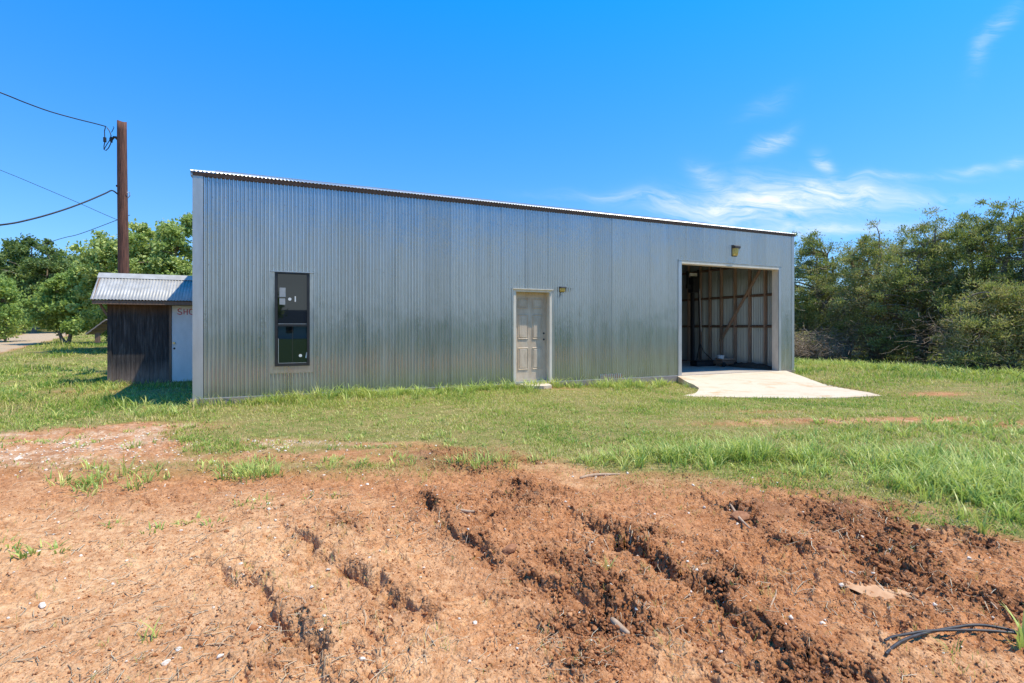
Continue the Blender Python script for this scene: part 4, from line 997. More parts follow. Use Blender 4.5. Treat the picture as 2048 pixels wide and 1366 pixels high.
mb.poly([(a, b, -.06) for a, b in ring] + [(a, b, .05) for a, b in ring] + [(a * .93, b * .9, .062) for a, b in ring],
        [tuple(range(2 * q, 3 * q))] + [(i, (i + 1) % q, q + (i + 1) % q, q + i) for i in range(q)] + [(q + i, q + (i + 1) % q, 2 * q + (i + 1) % q, 2 * q + i) for i in range(q)])
mb.build('step_stone', M['concrete'], loc=(sx, sy, z0), label='round edged pale stepping slab in the grass below the beige door', cat='stepping stone').rotation_euler = (0, 0, A_ * .6)

# ------------------------------------------------------------------ things in the bay
HS = empty('hoist_stand', wpt(s_of(1385, 2.9), 2.9, .131), A_, label='tall black steel stand with a bracket head just inside the open bay', cat='equipment stand')
zt = z_of(1390, 540, 2.9) - .131
MB().box(-.05, .05, -.05, .05, 0, zt * .93).build('post', M['black'], HS)
MB().tube([(.20, -.06, zt * .82), (.27, -.06, zt * .4), (.30, -.06, .05)], .024, 8).build('side_rail', M['black'], HS)
MB().tube([(.23, -.10, zt * .80), (.30, -.10, zt * .35)], .012, 6).build('guide_rod', M['trim'], HS)
MB().box(-.32, .22, -.10, -.02, zt * .80, zt * .84).box(-.30, -.26, -.10, -.02, zt * .84, zt * .98).box(.19, .225, -.10, -.02, zt * .84, zt).build('bracket', M['black'], HS)
MB().box(-.24, .08, -.14, -.10, zt * .93, zt * .96).build('white_bar', M['plastic_white'], HS)
MB().box(-.15, .12, -.22, .08, zt * .76, zt * .92, .02).build('motor_box', M['black'], HS)
MB().tube([(.27, -.08, .75), (.40, -.12, .45), (.78, -.15, .14)], .014, 6).build('strut', M['black'], HS)
MB().tube([(.24, -.08, .72), (.30, .06, .38), (.36, .2, .05)], .014, 6).build('strut', M['black'], HS)
BB = empty('tool_box', wpt(s_of(1407, 2.3), 2.3, .131), A_, label='long low black box on the bay floor at the foot of the stand', cat='box')
MB().box(-.42, .40, -.16, .18, .01, .17, .012).build('body', M['black'], BB); MB().box(-.43, .41, -.17, .19, .172, .20, .008).build('lid', M['frame_blk'], BB)
MC = empty('dusty_machine', wpt(s_of(1449, 1.95), 1.95, .131), A_, label='dusty brown machine carcass with wheels on the bay floor', cat='machine')
MB().box(-.30, .34, -.20, .22, .07, .20, .02).build('chassis', M['stud_dark'], MC); MB().box(-.26, .28, -.17, .18, .21, .27, .02).build('top_cover', M['stud'], MC)
for (a, b) in ((-.26, -.22), (.28, -.22), (-.26, .24), (.28, .24)):
    MB().tube([(a, b - .02, .08), (a, b + .02, .08)], .08, 14).build('wheel', M['black'], MC)
TB = MB(); TB.tube([(0, 0, 0), (0, 0, .10), (0, 0, .11)], [.11, .12, .10], 14)
p = wpt(s_of(1441, 1.9), 1.9, .131 + .272); TB.build('plastic_tub', M['plastic_white'], loc=p, label='white round tub on top of the dusty machine', cat='tub')
def pile():
    n = 26; X, Y = np.meshgrid(np.linspace(-1, 1, n), np.linspace(-1, 1, n)); h = np.clip(1 - X ** 2 - Y ** 2, 0, 1) ** .8 * (.5 + fbm(X + 5, Y + 5, 3, 3, 9)) * .14
    V = np.stack([X.ravel() * .30, Y.ravel() * .95, h.ravel()], 1); i = np.arange(n - 1)[:, None] * n + np.arange(n - 1)[None]
    F = np.stack([i, i + 1, i + n + 1, i + n], -1).reshape(-1, 4)
    o = raw('dirt_pile', V, F, simple('dark swept dirt', (.05, .035, .025), (.12, .08, .055), .95, 20), smooth=True, loc=wpt(SEND - .50, 1.1, .1325), label='low dark heap of swept dirt along the end wall in the bay', cat='dirt pile'); o.rotation_euler = (0, 0, A_)
pile()

# ------------------------------------------------------------------ the dark wooden shed
SL, ST = s_of(215, 4.8), 4.8
wall_top = z_of(215, 607, 4.8)
SH = empty('wooden_shed', wpt(0, ST, 0), A_, label='small dark weathered plywood shed with a bleached tin roof left of the metal building', cat='shed')
dS0 = s_of(343, ST); dtop = z_of(343, 611, ST)
def ply(x0, x1, y, z0, z1, nm='front_wall'):
    m_ = MB(); x = x0; W_ = .098
    while x < x1 - 1e-4:
        e = min(x + W_, x1); m_.box(x, e - .009, y, y + .018, z0, z1); m_.box(e - .009, e, y + .006, y + .018, z0, z1); x = e
    return m_.build(nm, M['ply'], SH)
zb = -.05
ply(SL + .09, dS0 - .05, 0, zb, wall_top + .02)
MB().box(SL, SL + .09, -.022, .09, zb, wall_top + .02).build('corner_board', M['ply'], SH)
MB().box(dS0 - .05, dS0, -.012, .07, zb, wall_top + .02).build('door_post', M['stud_dark'], SH)
SD = 2.3
MB().box(SL, SL + .018, .09, SD, zb, wall_top + .05).box(SL + .004, SL + .016, .02, SD / 2 + .05, wall_top, wall_top + .02).build('side_wall', M['ply'], SH)
MB().box(SL, -.02, SD, SD + .018, zb, wall_top).build('back_wall', M['ply'], SH)
MB().box(dS0, -.04, -.01, .03, dtop, wall_top + .02).build('door_header', M['stud_dark'], SH)
sdz0 = z_of(343, 766, ST) + .03
shed_door = MB().box(dS0 + .006, -.06, .004, .045, sdz0, dtop - .005, .003).build('door', M['shed_door'], SH, label='white shed door with red hand painted letters')
MB().box(dS0 - .02, -.05, -.25, .02, -.12, sdz0 - .02).build('door_sill', M['stud_dark'], SH)
pxm = lambda px, py: (s_of(px, ST), z_of(px, py, ST))
def stroke(pts, parent, w=.016):
    m_ = MB()
    for (a, b) in zip(pts[:-1], pts[1:]): m_.beam((a[0], .0015, a[1]), (b[0], .0015, b[1]), .003, w, (0, 1, 0))
    return m_
Lt = MB()
def cs(px, py): return pxm(170 + px / 8.533, 530 + py / 8.533)
def arc(cx, cy, rx, ry, a0, a1, n=12): return [cs(cx + rx * cos(t), cy + ry * sin(t)) for t in np.linspace(radians(a0), radians(a1), n)]
def lett(name, strokes):
    m_ = MB()
    for st in strokes:
        for (a, b) in zip(st[:-1], st[1:]): m_.beam((a[0], .0018, a[1]), (b[0], .0018, b[1]), .019, .003, (0, 1, 0))
    m_.build(name, M['red_paint'], shed_door)
lett('letter', [[cs(1650, 752), cs(1610, 745), cs(1585, 765), cs(1592, 788), cs(1630, 802), cs(1655, 818), cs(1650, 838), cs(1615, 845), cs(1575, 830)]])
lett('letter', [[cs(1688, 752), cs(1690, 840)], [cs(1746, 755), cs(1744, 850)], [cs(1690, 800), cs(1746, 800)]])
lett('letter', [arc(1818, 798, 40, 46, 0, 360, 18)])
kx, kz = pxm(348.5, 686); mb = MB(); mb.tube([(kx, .004, kz), (kx, -.03, kz), (kx, -.055, kz)], [.03, .018, .028], 12); mb.build('door_knob', M['brass'], shed_door)
kx, kz = pxm(348.5, 697); MB().tube([(kx, .003, kz), (kx, -.001, kz)], .026, 12).build('lock_hole', M['black'], shed_door)
# roof of the shed
ov = .30; rl = s_of(180, ST - ov); ze = z_of(180, 599, ST - ov); 
# ridge depth solved from its left end in the photo
best = min(((abs(s_of(199, ST + q) - rl), q) for q in np.linspace(-.2, 2.5, 200)), key=lambda e: e[0]); rq = best[1]
zr = z_of(199, 547, ST + rq)
RQ, ZR, ZE = rq, zr, ze
tp = (zr - ze) / (rq + ov)
def shed_roof():
    R0 = roof(SH, rl, -.03, -ov, rq, ze + .01, tp, M['shed_roof'], 'roof', .0678, .008, 8)
    R1 = roof(SH, rl, -.03, 2 * rq + ov, rq, ze + .01, tp, M['shed_roof'], 'roof', .0678, .008, 6)
    cap = MB(); cap.beam((rl - .01, rq - .075, zr - .075 * tp + .03), (-.03, rq - .075, zr - .075 * tp + .03), .19, .006, (0, -tp, 1)); cap.beam((rl - .01, rq + .075, zr - .075 * tp + .03), (-.03, rq + .075, zr - .075 * tp + .03), .19, .006, (0, tp, 1)); cap.build('ridge_cap', M['shed_roof'], SH)
shed_roof()
MB().box(rl + .03, -.03, -ov + .02, -ov + .05, ze - .105, ze - .012).build('fascia', M['stud_dark'], SH)
MB().box(rl + .03, -.03, -ov + .05, .0, wall_top + .02, wall_top + .04).build('soffit', M['stud_dark'], SH)
MB().beam((rl + .045, -ov + .03, ze - .03), (rl + .045, rq, zr - .04), .03, .10).build('rake_board', M['stud_dark'], SH)
MB().beam((SL - .005, .02, wall_top - .30), (rl + .10, .02, wall_top + .0), .05, .05).build('knee_brace', M['stud_dark'], SH)
g_ = MB(); g_.poly([(SL + .002, .02, wall_top), (SL + .002, 2 * rq, wall_top), (SL + .002, rq, zr - .05), (SL + .02, .02, wall_top), (SL + .02, 2 * rq, wall_top), (SL + .02, rq, zr - .05)], [(0, 2, 1), (3, 4, 5), (0, 1, 4, 3), (1, 2, 5, 4), (2, 0, 3, 5)]); g_.build('gable', M['ply'], SH)
# low board roof peeking out behind the shed
LB = empty('board_lean_to', wpt(s_of(215, 8.4), 8.4, .0), A_, label='low lean-to of overlapping grey boards sticking out behind the dark shed', cat='lean-to')
mb = MB(); z1 = z_of(186, 668, 8.4); z2 = z_of(215, 649, 8.4); xl = s_of(186, 8.4) - s_of(215, 8.4)
for k in range(4):
    f0, f1 = k / 3.0, (k + 1.12) / 3.0
    mb.beam((xl * (1 - f0), 0, z1 + (z2 - z1) * f0 + .012 * k), (xl * (1 - f1), 0, z1 + (z2 - z1) * f1 + .012 * k), 1.3, .03, (0, 0, 1))
mb.build('board_roof', M['board'], LB)
mb = MB(); mb.box(xl * .45, xl * .1, -.55, -.5, z1 - .25, z1 + .04).box(.5, .58, -.6, .6, -.2, z2 + .3).box(-.02, .06, .5, .58, .0, z2 - .02); mb.build('support', M['stud_dark'], LB)

# ------------------------------------------------------------------ utility pole and wires
PY = 16.6; PX = (245.5 - 1024) / 1024 * PY; ptop = EYE + (654 - 244) / 1024 * PY; pb = gz(PX, PY)
UP = empty('utility_pole', (PX, PY, pb), 0, label='reddish brown creosoted wooden utility pole behind the shed', cat='utility pole')
h = ptop - pb
def pole_mesh():
    n, m_ = 22, 30; V = []; 
    for j in range(m_):
        t = j / (m_ - 1); r = .165 - .037 * t; z = h * t; lx = .04 - .055 * t + .012 * sin(t * 5)
        for i in range(n):
            a = 2 * pi * i / n; rr = r * (1 + .03 * sin(3 * a + 4 * t) + .02 * sin(7 * a + 2)); V.append((lx + rr * cos(a), rr * sin(a), z + (.03 * sin(a * 2) if j == m_ - 1 else 0)))
    F = [(j * n + i, j * n + (i + 1) % n, (j + 1) * n + (i + 1) % n, (j + 1) * n + i) for j in range(m_ - 1) for i in range(n)] + [tuple((m_ - 1) * n + i for i in range(n))]
    raw('post', V, F, M['pole'], UP, smooth=True)
pole_mesh()
def rp(px, py, dY=0.0):                                # point at the pole's depth, in the pole's frame
    Y = PY + dY; return ((px - 1024) / 1024 * Y - PX, dY, EYE + (654 - py) / 1024 * Y - pb)
MB().tube([rp(237, 279), rp(232, 275), rp(228, 274), rp(224, 279)], [.05, .045, .035, .03], 8).build('service_bracket', M['black'], UP, smooth=True)
MB().tube([rp(222, 274), rp(222, 279), rp(223, 285)], [.03, .05, .03], 8).build('insulator', M['black'], UP)
MB().tube([rp(209.5, 275), rp(209.8, 284)], [.045, .045], 8).build('splice', M['black'], UP)
mb = MB()
mb.tube([rp(211, 254), rp(209, 262), rp(209.5, 275)], .014, 5).tube([rp(209.6, 284), rp(208, 292), rp(208, 299), rp(212, 301), rp(217, 296), rp(221, 288), rp(223, 281)], .014, 5)
mb.tube([rp(208, 299), rp(213, 290), rp(219, 281), rp(222, 275)], .012, 5).tube([rp(214, 255), rp(219, 262), rp(222, 270), rp(222, 277)], .014, 5)
mb.tube([rp(223, 265), rp(226, 259), rp(228, 255), rp(226, 253)], .010, 5)
mb.build('wire_loops', M['wire'], UP)
MB().tube([rp(236, 258), rp(252, 256)], .008, 5).build('wire_tie', M['trim'], UP)
MB().tube([rp(254, 385, -.05), rp(259, 384), rp(260, 391), rp(256, 396)], .014, 6).build('clamp', M['trim'], UP)
MB().tube([rp(233, 372), rp(238, 371)], .035, 8).build('bolt', M['black'], UP)
def wire(name, pts, r, label, depth0, depth1):
    W_ = []
    n = len(pts)
    for i, (px, py) in enumerate(pts):
        t = i / (n - 1); Y = depth0 + (depth1 - depth0) * t; W_.append(Vector(((px - 1024) / 1024 * Y, Y, EYE + (654 - py) / 1024 * Y)))
    R2 = []
    for i in range(n - 1):
        p0, p1, p2, p3 = [W_[max(0, min(n - 1, i + k))] for k in (-1, 0, 1, 2)]
        for t in np.linspace(0, 1, 6, endpoint=False): R2.append(.5 * ((2 * p1) + (-p0 + p2) * t + (2 * p0 - 5 * p1 + 4 * p2 - p3) * t * t + (-p0 + 3 * p1 - 3 * p2 + p3) * t ** 3))
    R2.append(W_[-1]); o0 = R2[0].copy()
    MB().tube([q - o0 for q in R2], r, 6).build(name, M['wire'], smooth=True, loc=o0, label=label, cat='power line')
wire('overhead_wire', [(-420, 20), (-250, 90), (-120, 141), (0, 185), (50, 205), (100, 223), (150, 237), (190, 247), (212, 253)], .016, 'uppermost black wire sagging from the upper left to the top of the pole', 11.5, 16.5)
wire('overhead_wire', [(-500, 440), (-300, 468), (-150, 464), (0, 450), (60, 439), (120, 422), (170, 404), (210, 387), (224, 381), (235, 388)], .022, 'thick twisted black service cable rising to the middle of the pole', 11.0, 16.5)
wire('overhead_wire', [(-480, 150), (-200, 262), (0, 340), (80, 373), (160, 407), (205, 427), (245, 444)], .012, 'thin straight wire crossing behind the thick cable and passing the pole', 24, 24)
wire('overhead_wire', [(60, 498), (100, 484), (130, 475), (165, 466), (260, 430)], .014, 'short visible piece of faint wire above the dark left trees', 27, 25)

# ------------------------------------------------------------------ trees
def leaf_cloud(C0, R0, n, size, asp, kind='flat', up=0.0, rs=None):
    """leaves round cluster centres. C0 (m,3), R0 (m,3); returns V,F,tintbase"""
    m_ = len(C0); idx = rs.integers(0, m_, n); d = rs.normal(0, 1, (n, 3)); d /= np.linalg.norm(d, axis=1)[:, None]
    rad = np.where(rs.random(n) < (.22 if kind == 'spray' else .45), 1.75, 1.0) * rs.random(n) ** .6; p = C0[idx] + d * rad[:, None] * R0[idx]
    if kind == 'spray': ax = d * .9 + np.array([0, 0, up]) + rs.normal(0, .45, (n, 3))
    else: ax = rs.normal(0, 1, (n, 3)) + np.array([0, 0, up])
    ax /= np.linalg.norm(ax, axis=1)[:, None]; q = rs.normal(0, 1, (n, 3)); sd_ = np.cross(ax, q); sd_ /= np.linalg.norm(sd_, axis=1)[:, None]
    s = size * (.5 + rs.random(n))[:, None]; nr = np.cross(ax, sd_)
    V = np.stack([p - ax * s * .5, p + sd_ * s * asp * .5 + nr * s * .08, p + ax * s * .5, p - sd_ * s * asp * .5 + nr * s * .08], 1)
    F = (np.arange(n) * 4)[:, None] + np.arange(4)[None]
    return V.reshape(-1, 3), F, idx, d
def limb(mb, a, b, r0, r1, rs, wig=.12, n=6, seg=6):
    a = np.array(a, float); b = np.array(b, float); L_ = np.linalg.norm(b - a); pts = []
    o1, o2 = rs.normal(0, wig, 3) * L_, rs.normal(0, wig, 3) * L_
    for i in range(n + 1):
        t = i / n; pts.append(a + (b - a) * t + o1 * sin(pi * t) * .7 + o2 * sin(2 * pi * t) * .35)
    mb.tube([tuple(p) for p in pts], [r0 + (r1 - r0) * (i / n) ** .8 for i in range(n + 1)], seg, False); return pts
def tree(name, loc, blobs, leaf, nleaf, lsize, asp, trunks, label, cat='tree', ncl=60, clr=(.45, .45, .35), kind='flat', up=.0, seed=1, tmean=.5, dead=0, bark='bark', group=None, tr=.12, twigs=True):
    """blobs: crown ellipsoids (cx,cy,cz,rx,ry,rz) in the tree's frame; trunks: list of polylines [(x,y,z),...]"""
    rs = np.random.default_rng(seed); T = empty(name, (loc[0], loc[1], loc[2] if len(loc) > 2 else gz(loc[0], loc[1]) - .05), 0, label=label, cat=cat)
    if group: T['group'] = group
    bl_ = np.array(blobs, float); vol = bl_[:, 3] * bl_[:, 4] * bl_[:, 5]; vol = vol ** .9 / (vol ** .9).sum()
    bi = rs.choice(len(bl_), ncl, p=vol); d = rs.normal(0, 1, (ncl, 3)); d /= np.linalg.norm(d, axis=1)[:, None]
    rad = (.35 + .65 * rs.random(ncl) ** .6)[:, None]; C0 = bl_[bi, :3] + d * rad * bl_[bi, 3:]
    C0[:, 2] = np.maximum(C0[:, 2], .25); R0 = np.array(clr)[None] * (.55 + .8 * rs.random(ncl))[:, None]
    V, F, idx, dd = leaf_cloud(C0, R0, nleaf, lsize, asp, kind, up, rs); V[:, 2] = np.maximum(V[:, 2], .05)
    ct = rs.normal(0, .13, ncl)[idx]; n = len(idx)
    C = np.stack([np.clip(tmean + ct + rs.normal(0, .16, n), 0, 1), np.clip(.5 + rs.normal(0, .2, n), 0, 1), np.zeros(n), np.ones(n)], 1)
    raw('crown', V, F, M[leaf], T, cols=np.repeat(C, 4, 0))
    mb = MB(); ends = []
    for tk in trunks:
        pts = []
        for i in range(len(tk) - 1):
            r0 = tr * (1 - .75 * i / (len(tk) - 1)); r1 = tr * (1 - .75 * (i + 1) / (len(tk) - 1)); q = limb(mb, tk[i], tk[i + 1], r0, r1, rs, .06, 5, 8); pts += [(p, r1) for p in q[2:]]
        ends += pts
    E = np.array([e[0] for e in ends])
    for c in C0[:: max(1, ncl // 75)]:
        k = int(np.argmin(np.linalg.norm(E - c, axis=1) + .8 * np.maximum(0, E[:, 2] - c[2]))); limb(mb, E[k], c, min(ends[k][1], tr * .35), .012, rs, .12, 5, 5)
    mb.build('trunk', M[bark], T, smooth=True)
    if dead:
        n = dead; k = rs.integers(0, len(E), n); zc = E[:, 2]; base = E[k] + rs.normal(0, 1, (n, 3)) * np.array([.75, .75, .5]); base[:, 2] = np.abs(base[:, 2] * .6) + .1
        a = rs.normal(0, 1, (n, 3)); a[:, 2] = a[:, 2] * .6 - .1; a /= np.linalg.norm(a, axis=1)[:, None]; ln = (.15 + .55 * rs.random(n) ** 2)[:, None]; w = np.cross(a, rs.normal(0, 1, (n, 3))); w /= np.linalg.norm(w, axis=1)[:, None]; w2 = np.cross(a, w)
        rr = .0045 + .005 * rs.random(n)[:, None]; mid = base + a * ln * .5 + rs.normal(0, .12, (n, 3)) * ln; end = base + a * ln
        rows = []
        for p_, f_ in ((base, 1), (mid, .8), (end, .3)):
            rows += [p_ + w * rr * f_, p_ + (-.5 * w + .87 * w2) * rr * f_, p_ + (-.5 * w - .87 * w2) * rr * f_]
        VV = np.stack(rows, 1); Tt = []
        for q in (0, 3):
            for i in range(3): Tt.append([q + i, q + (i + 1) % 3, q + 3 + (i + 1) % 3, q + 3 + i])
        FF = ((np.arange(n) * 9)[:, None, None] + np.array(Tt)[None]).reshape(-1, 4); raw('dead_twigs', VV.reshape(-1, 3), FF, M['twig'], T)
    return T
# junipers along the right
def jun(px, Y, top_py, wid, seed, label, tm=.5, lean=0.0, low=.25, nl=26000, dead=2600, loc_z=None):
    X = (px - 1024) / 1024 * Y; z0 = gz(X, Y) - .05; H = EYE + (654 - top_py) / 1024 * Y - z0; w = wid
    rs = np.random.default_rng(seed)
    bl_ = [(lean * .5, 0, H * .62, w * .85, w * .7, H * .28), (lean * .8, -.2, H * .84, w * .42, w * .42, H * .15), (-w * .55, -.4, H * .46, w * .5, w * .5, H * .20), (w * .5, -.5, H * .44, w * .5, w * .5, H * .20),
           (rs.uniform(-.5, .5) * w, -.6, H * low, w * .55, w * .4, H * .12), (rs.uniform(-.5, .5) * w, -.3, H * .2, w * .9, w * .5, H * .15), (0, .6, H * .3, w * .9, w * .4, H * .18)]
    for k in range(13): q_ = rs.uniform(-.95, .95); bl_.append((lean * .8 + q_ * w, rs.uniform(-.4, .4) * w, H * (rs.uniform(.84, 1.0) - .26 * q_ * q_), w * rs.uniform(.07, .14), w * .1, H * rs.uniform(.05, .09)))
    tks = []
    for k in range(rs.integers(3, 5)):
        a = rs.uniform(0, 2 * pi); sp = w * .55; tks.append([(.12 * cos(a), .12 * sin(a), 0), (cos(a) * sp * .45, sin(a) * sp * .35, H * .22), (cos(a) * sp + lean * .4, sin(a) * sp * .6, H * .5), (cos(a + .3) * sp * .9 + lean * .8, sin(a) * sp * .5, H * .8)])
    return tree('juniper_tree', (X, Y, z0), bl_, 'juniper', int(nl * 1.6), .10, .26, tks, label, 'tree', 280, (.30, .30, .20), 'spray', .5, seed, tm, int(dead * .5), tr=.17)
jun(1612, 25.5, 466, 2.3, 11, 'juniper right behind the building corner, smallest above the roof line', .62)
jun(1690, 24.0, 462, 2.3, 12, 'second juniper from the building with a dark leaning trunk at its foot', .5)
jun(1755, 22.0, 458, 2.2, 13, 'brownish juniper in the row with many bare grey twigs low down', .38, dead=6500)
jun(1835, 20.5, 440, 2.1, 14, 'juniper left of the tallest ones, pointed dark top', .5)
jun(1930, 19.6, 418, 2.1, 15, 'dense juniper with spreading dark limbs in its middle', .55, dead=3800)
jun(2010, 18.6, 398, 2.0, 16, 'tallest juniper near the right picture edge', .6)
jun(1985, 16.9, 560, 1.6, 17, 'low bright green juniper bough mass in front of the tallest juniper', .36, low=.45, nl=24000)
jun(2110, 17.5, 408, 2.0, 18, 'juniper cut by the right picture edge', .55, nl=20000)
jun(1790, 26.5, 475, 2.6, 19, 'juniper standing in the second row behind the brownish one', .6, nl=16000, dead=1500)
jun(1910, 24.5, 440, 2.6, 20, 'juniper standing in the second row behind the dense one', .65, nl=16000, dead=1500)
jun(1560, 29.0, 505, 2.4, 21, 'juniper hidden mostly behind the building, only twig tips over the roof', .6, nl=14000, dead=1200)
jun(2230, 16.0, 380, 2.2, 22, 'juniper beyond the right picture edge', .55, nl=12000, dead=800)
# brush at the right foot near the building
tree('dead_brush', (12.6, 22.3), [(0, 0, .7, 1.4, .8, .5)], 'juniper', 3000, .09, .3, [[(0, 0, 0), (.3, 0, .7), (.9, 0, 1.2)], [(0, 0, 0), (-.5, .1, .6), (-1.0, 0, 1.0)]], 'tangle of brown dead brush at the building corner', 'brush', 40, (.4, .4, .3), 'spray', .2, 31, .1, 5200, tr=.05)
# black edging in front of the junipers
def edging():
    a, b = Vector((11.0, 21.9, 0)), Vector((22.5, 5.5, 0)); n = 600; V = []; h0, h1 = .0, .24
    for i in range(n + 1):
        t = i / n; p = a + (b - a) * t; d = (b - a).normalized(); nrm = Vector((-d.y, d.x, 0)); w = .018 * sin(i * 1.6) + .12 * sin(t * 9); q = p + nrm * w
        z = gz(q.x, q.y) if i % 20 == 0 or i == 0 else z
        hh = .24 + .05 * sin(t * 23) + .03 * sin(t * 61); V += [(q.x, q.y, z - .1), (q.x, q.y, z + hh), (q.x + .012, q.y + .012, z + hh), (q.x + .012, q.y + .012, z - .1)]
    F = []
    for i in range(n):
        for k in range(3): F.append((i * 4 + k, i * 4 + 4 + k, i * 4 + 5 + k, i * 4 + 1 + k))
    raw('low_edging', V, F, M['black'], label='low black ribbed edging strip running along the foot of the junipers', cat='edging')
edging()
# left: pale broadleaf tree behind the shed
def at(px, Y): return ((px - 1024) / 1024 * Y, Y)
def zr_(py, Y): return EYE + (654 - py) / 1024 * Y
X0, Y0 = at(300, 25); z0 = gz(X0, Y0)
def bl(px, py, rx, rz, ry=None, Y=None, dy=0.0):
    Y = Y or Y0
    return ((px - 1024) / 1024 * (Y + dy) - X0, dy, zr_(py, Y + dy) - z0, rx, ry or rx, rz)
tree('broadleaf_tree', (X0, Y0), [bl(330, 520, 1.9, 1.5), bl(230, 500, 1.5, .9), bl(370, 470, 1.0, 1.0), bl(190, 478, .7, .45), bl(335, 420, .35, .35), bl(380, 440, .35, .5), bl(270, 560, 2.0, 1.2), bl(400, 560, 1.5, 1.4), bl(212, 560, 1.0, 1.2), bl(290, 620, 2.0, .8), bl(240, 445, .3, .3), bl(345, 450, .5, .4), bl(285, 490, 1.8, 1.0), bl(250, 530, 1.8, 1.2), bl(195, 520, .8, .9), bl(350, 580, 1.8, 1.4), bl(205, 600, 1.2, 1.2)],
     'broadleaf', 62000, .15, .6, [[(0, 0, 0), (.1, 0, 1.6), (-.6, 0, 3.0), (-1.2, 0, 4.3)], [(0, 0, 1.2), (.7, 0, 2.6), (1.1, 0, 4.2), (1.3, 0, 5.6)]], 'large pale green broadleaf tree with sky showing through, behind the pole', 'tree', 420, (.27, .27, .20), 'flat', .3, 41, .36, 500, tr=.2)
X0, Y0 = at(135, 31); z0 = gz(X0, Y0)
tree('bushy_tree', (X0, Y0), [bl(150, 600, 1.7, 1.6), bl(110, 620, 1.5, 1.2), bl(200, 560, 1.5, 1.2), bl(180, 640, 1.8, .8), bl(130, 570, 1.2, .8), bl(205, 610, 1.6, 1.3)],
     'midleaf', 44000, .16, .6, [[(0, 0, 0), (.3, 0, 1.5), (.6, 0, 3)], [(0, 0, 0), (-.7, 0, 1.2), (-1, 0, 2.2)]], 'bushy mid green tree reaching to the ground left of the shed', 'tree', 330, (.30, .30, .24), 'flat', .2, 42, .42, 0, tr=.12)
X0, Y0 = at(25, 50); z0 = gz(X0, Y0)
tree('oak_tree', (X0, Y0), [bl(40, 560, 3.6, 2.4), bl(38, 495, 1.7, 1.0), bl(0, 580, 3, 2.2), bl(75, 600, 2.2, 1.8), bl(20, 520, 2, 1)],
     'darkleaf', 38000, .25, .6, [[(0, 0, 0), (.2, 0, 3.0), (0, 0, 6)], [(0, 0, 1.5), (1.5, 0, 4), (2, 0, 6)]], 'tall dark oak with a notched crown at the far left', 'tree', 300, (.5, .5, .4), 'flat', .2, 43, .5, 0, tr=.25)
X0, Y0 = at(95, 47); z0 = gz(X0, Y0)
tree('oak_tree', (X0, Y0), [bl(92, 500, .9, 1.3), bl(95, 540, 1.6, 1.4), bl(72, 600, 2.0, 1.6), bl(110, 590, 2.0, 1.6)],
     'darkleaf', 20000, .24, .6, [[(-1.3, 0, 0), (-1.0, 0, 2.5), (0, 0, 6)]], 'slimmer dark oak with a separate tuft of crown beside the driveway', 'tree', 160, (.45, .45, .36), 'flat', .2, 44, .52, 0, tr=.2)
X0, Y0 = at(160, 60); z0 = gz(X0, Y0)
tree('oak_tree', (X0, Y0), [bl(150, 530, 4.2, 1.6), bl(110, 560, 3.5, 2), bl(200, 560, 4.5, 2.4), bl(150, 600, 5, 3)],
     'darkleaf', 26000, .36, .6, [[(0, 0, 0), (.5, 0, 4), (0, 0, 7)]], 'round topped hazy oak farther back between the notched oak and the pale tree', 'tree', 260, (.75, .75, .55), 'flat', .2, 45, .3, 0, tr=.3)
X0, Y0 = at(10, 33); z0 = gz(X0, Y0)
tree('shrub', (X0, Y0), [bl(5, 590, 1.0, 1.6), bl(12, 640, 1.5, .9), bl(-40, 600, 1.5, 1.6)],
     'midleaf', 10000, .17, .6, [[(0, 0, 0), (.2, 0, 1.4), (0, 0, 2.6)]], 'light green shrub at the far left edge beside the driveway', 'shrub', 60, (.4, .4, .35), 'flat', .2, 46, .28, 0, tr=.07)
X0, Y0 = at(245, 27); z0 = gz(X0, Y0)
tree('shrub', (X0, Y0), [bl(200, 640, 1.3, .8), bl(250, 640, 1.5, .9), bl(300, 650, 1.5, .8)],
     'midleaf', 11000, .16, .6, [[(0, 0, 0), (.4, 0, 1.2)], [(0, 0, 0), (-.6, 0, 1.0)]], 'low shrub just behind the shed under the pale tree', 'shrub', 60, (.4, .4, .3), 'flat', .2, 47, .45, 0, tr=.06)
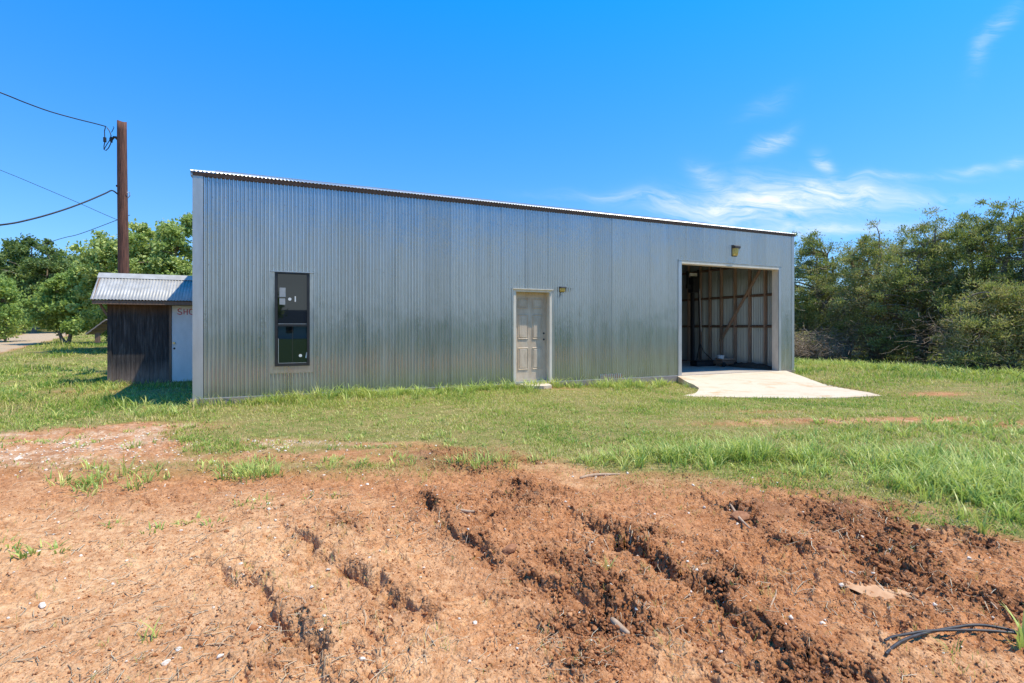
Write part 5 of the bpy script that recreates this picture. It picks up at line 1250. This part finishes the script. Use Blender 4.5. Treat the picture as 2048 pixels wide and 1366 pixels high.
# distant wood closing the horizon, one mass
def wood():
    rs = np.random.default_rng(90); V_, F_, C_ = [], [], []; off = 0
    a = rs.uniform(0, 2 * pi, 520); r = rs.uniform(88, 120, 520); front = (np.cos(a) > .2)
    r = np.where((np.cos(a) < .35), rs.uniform(95, 125, 520), r)
    X = r * np.sin(a); Y = r * np.cos(a); zb = ground(X, Y)[0]; H = rs.uniform(2.2, 4.6, 520) * np.where(np.cos(a) < .35, .55, 1.15)
    C0 = np.stack([X, Y, zb + H * .55], 1); R0 = np.stack([H * .9, H * .9, H * .65], 1)
    V, F, idx, d = leaf_cloud(C0, R0, 62000, 1.15, .7, 'flat', .2, rs); n = len(idx)
    C = np.stack([np.clip(.55 + rs.normal(0, .18, 520)[idx] + rs.normal(0, .1, n), 0, 1), np.clip(.5 + rs.normal(0, .2, n), 0, 1), np.zeros(n), np.ones(n)], 1)
    raw('distant_wood', V, F, M['darkleaf'], cols=np.repeat(C, 4, 0), kind='stuff', label='far belt of dark woodland closing the horizon', cat='woodland')
wood()
# the yard behind the photographer, seen only as reflections in the window and the sheet metal
tree('oak_tree', (5.9, -17.8), [(0, 0, 3.0, 1.3, 1.3, .9), (-.8, 0, 2.4, .9, .9, .8)], 'darkleaf', 9000, .22, .6, [[(0, 0, 0), (.1, 0, 1.5), (0, 0, 3.2)]], 'tree behind the camera mirrored at the left of the window glass', 'tree', 60, (.5, .5, .4), 'flat', .2, 51, .5, 0, tr=.15)
HB = empty('farmhouse', (23.0, -43.0, gz(23, -43)), radians(24), label='white farmhouse with dark gable roof mirrored in the window', cat='house')
MB().box(-5, 5, -3, 3, -.3, 1.9).build('wall', M['shed_door'], HB)
g_ = MB(); g_.poly([(-5.4, -3.5, 1.85), (5.4, -3.5, 1.85), (5.4, 3.5, 1.85), (-5.4, 3.5, 1.85), (-5.4, 0, 3.6), (5.4, 0, 3.6)], [(0, 1, 5, 4), (2, 3, 4, 5), (0, 4, 3), (1, 2, 5), (0, 3, 2, 1)]); g_.build('roof', M['frame_blk'], HB)
for x_ in (-3.5, -1.2, 1.2, 3.5): MB().box(x_ - .4, x_ + .4, 3.002, 3.05, .7, 1.5).build('window', M['glass'], HB)
UQ = empty('utility_pole', (12.6, -31.0, gz(13.8, -31) - .1), 0, label='distant thin pole behind the camera mirrored in the upper window pane', cat='utility pole')
MB().tube([(0, 0, 0), (.02, 0, 2.2), (0, 0, 4.4)], [.07, .065, .06], 10).build('post', M['pole'], UQ); MB().box(-.6, .6, -.05, .05, 3.9, 4.0).build('crossarm', M['pole'], UQ)
print('lawn blades', NL, 'send', SEND, 'shed', SL, wall_top, ze, zr, rq, 'door', OP_DOOR, 'win', OP_WIN, 'gar', OP_GAR)
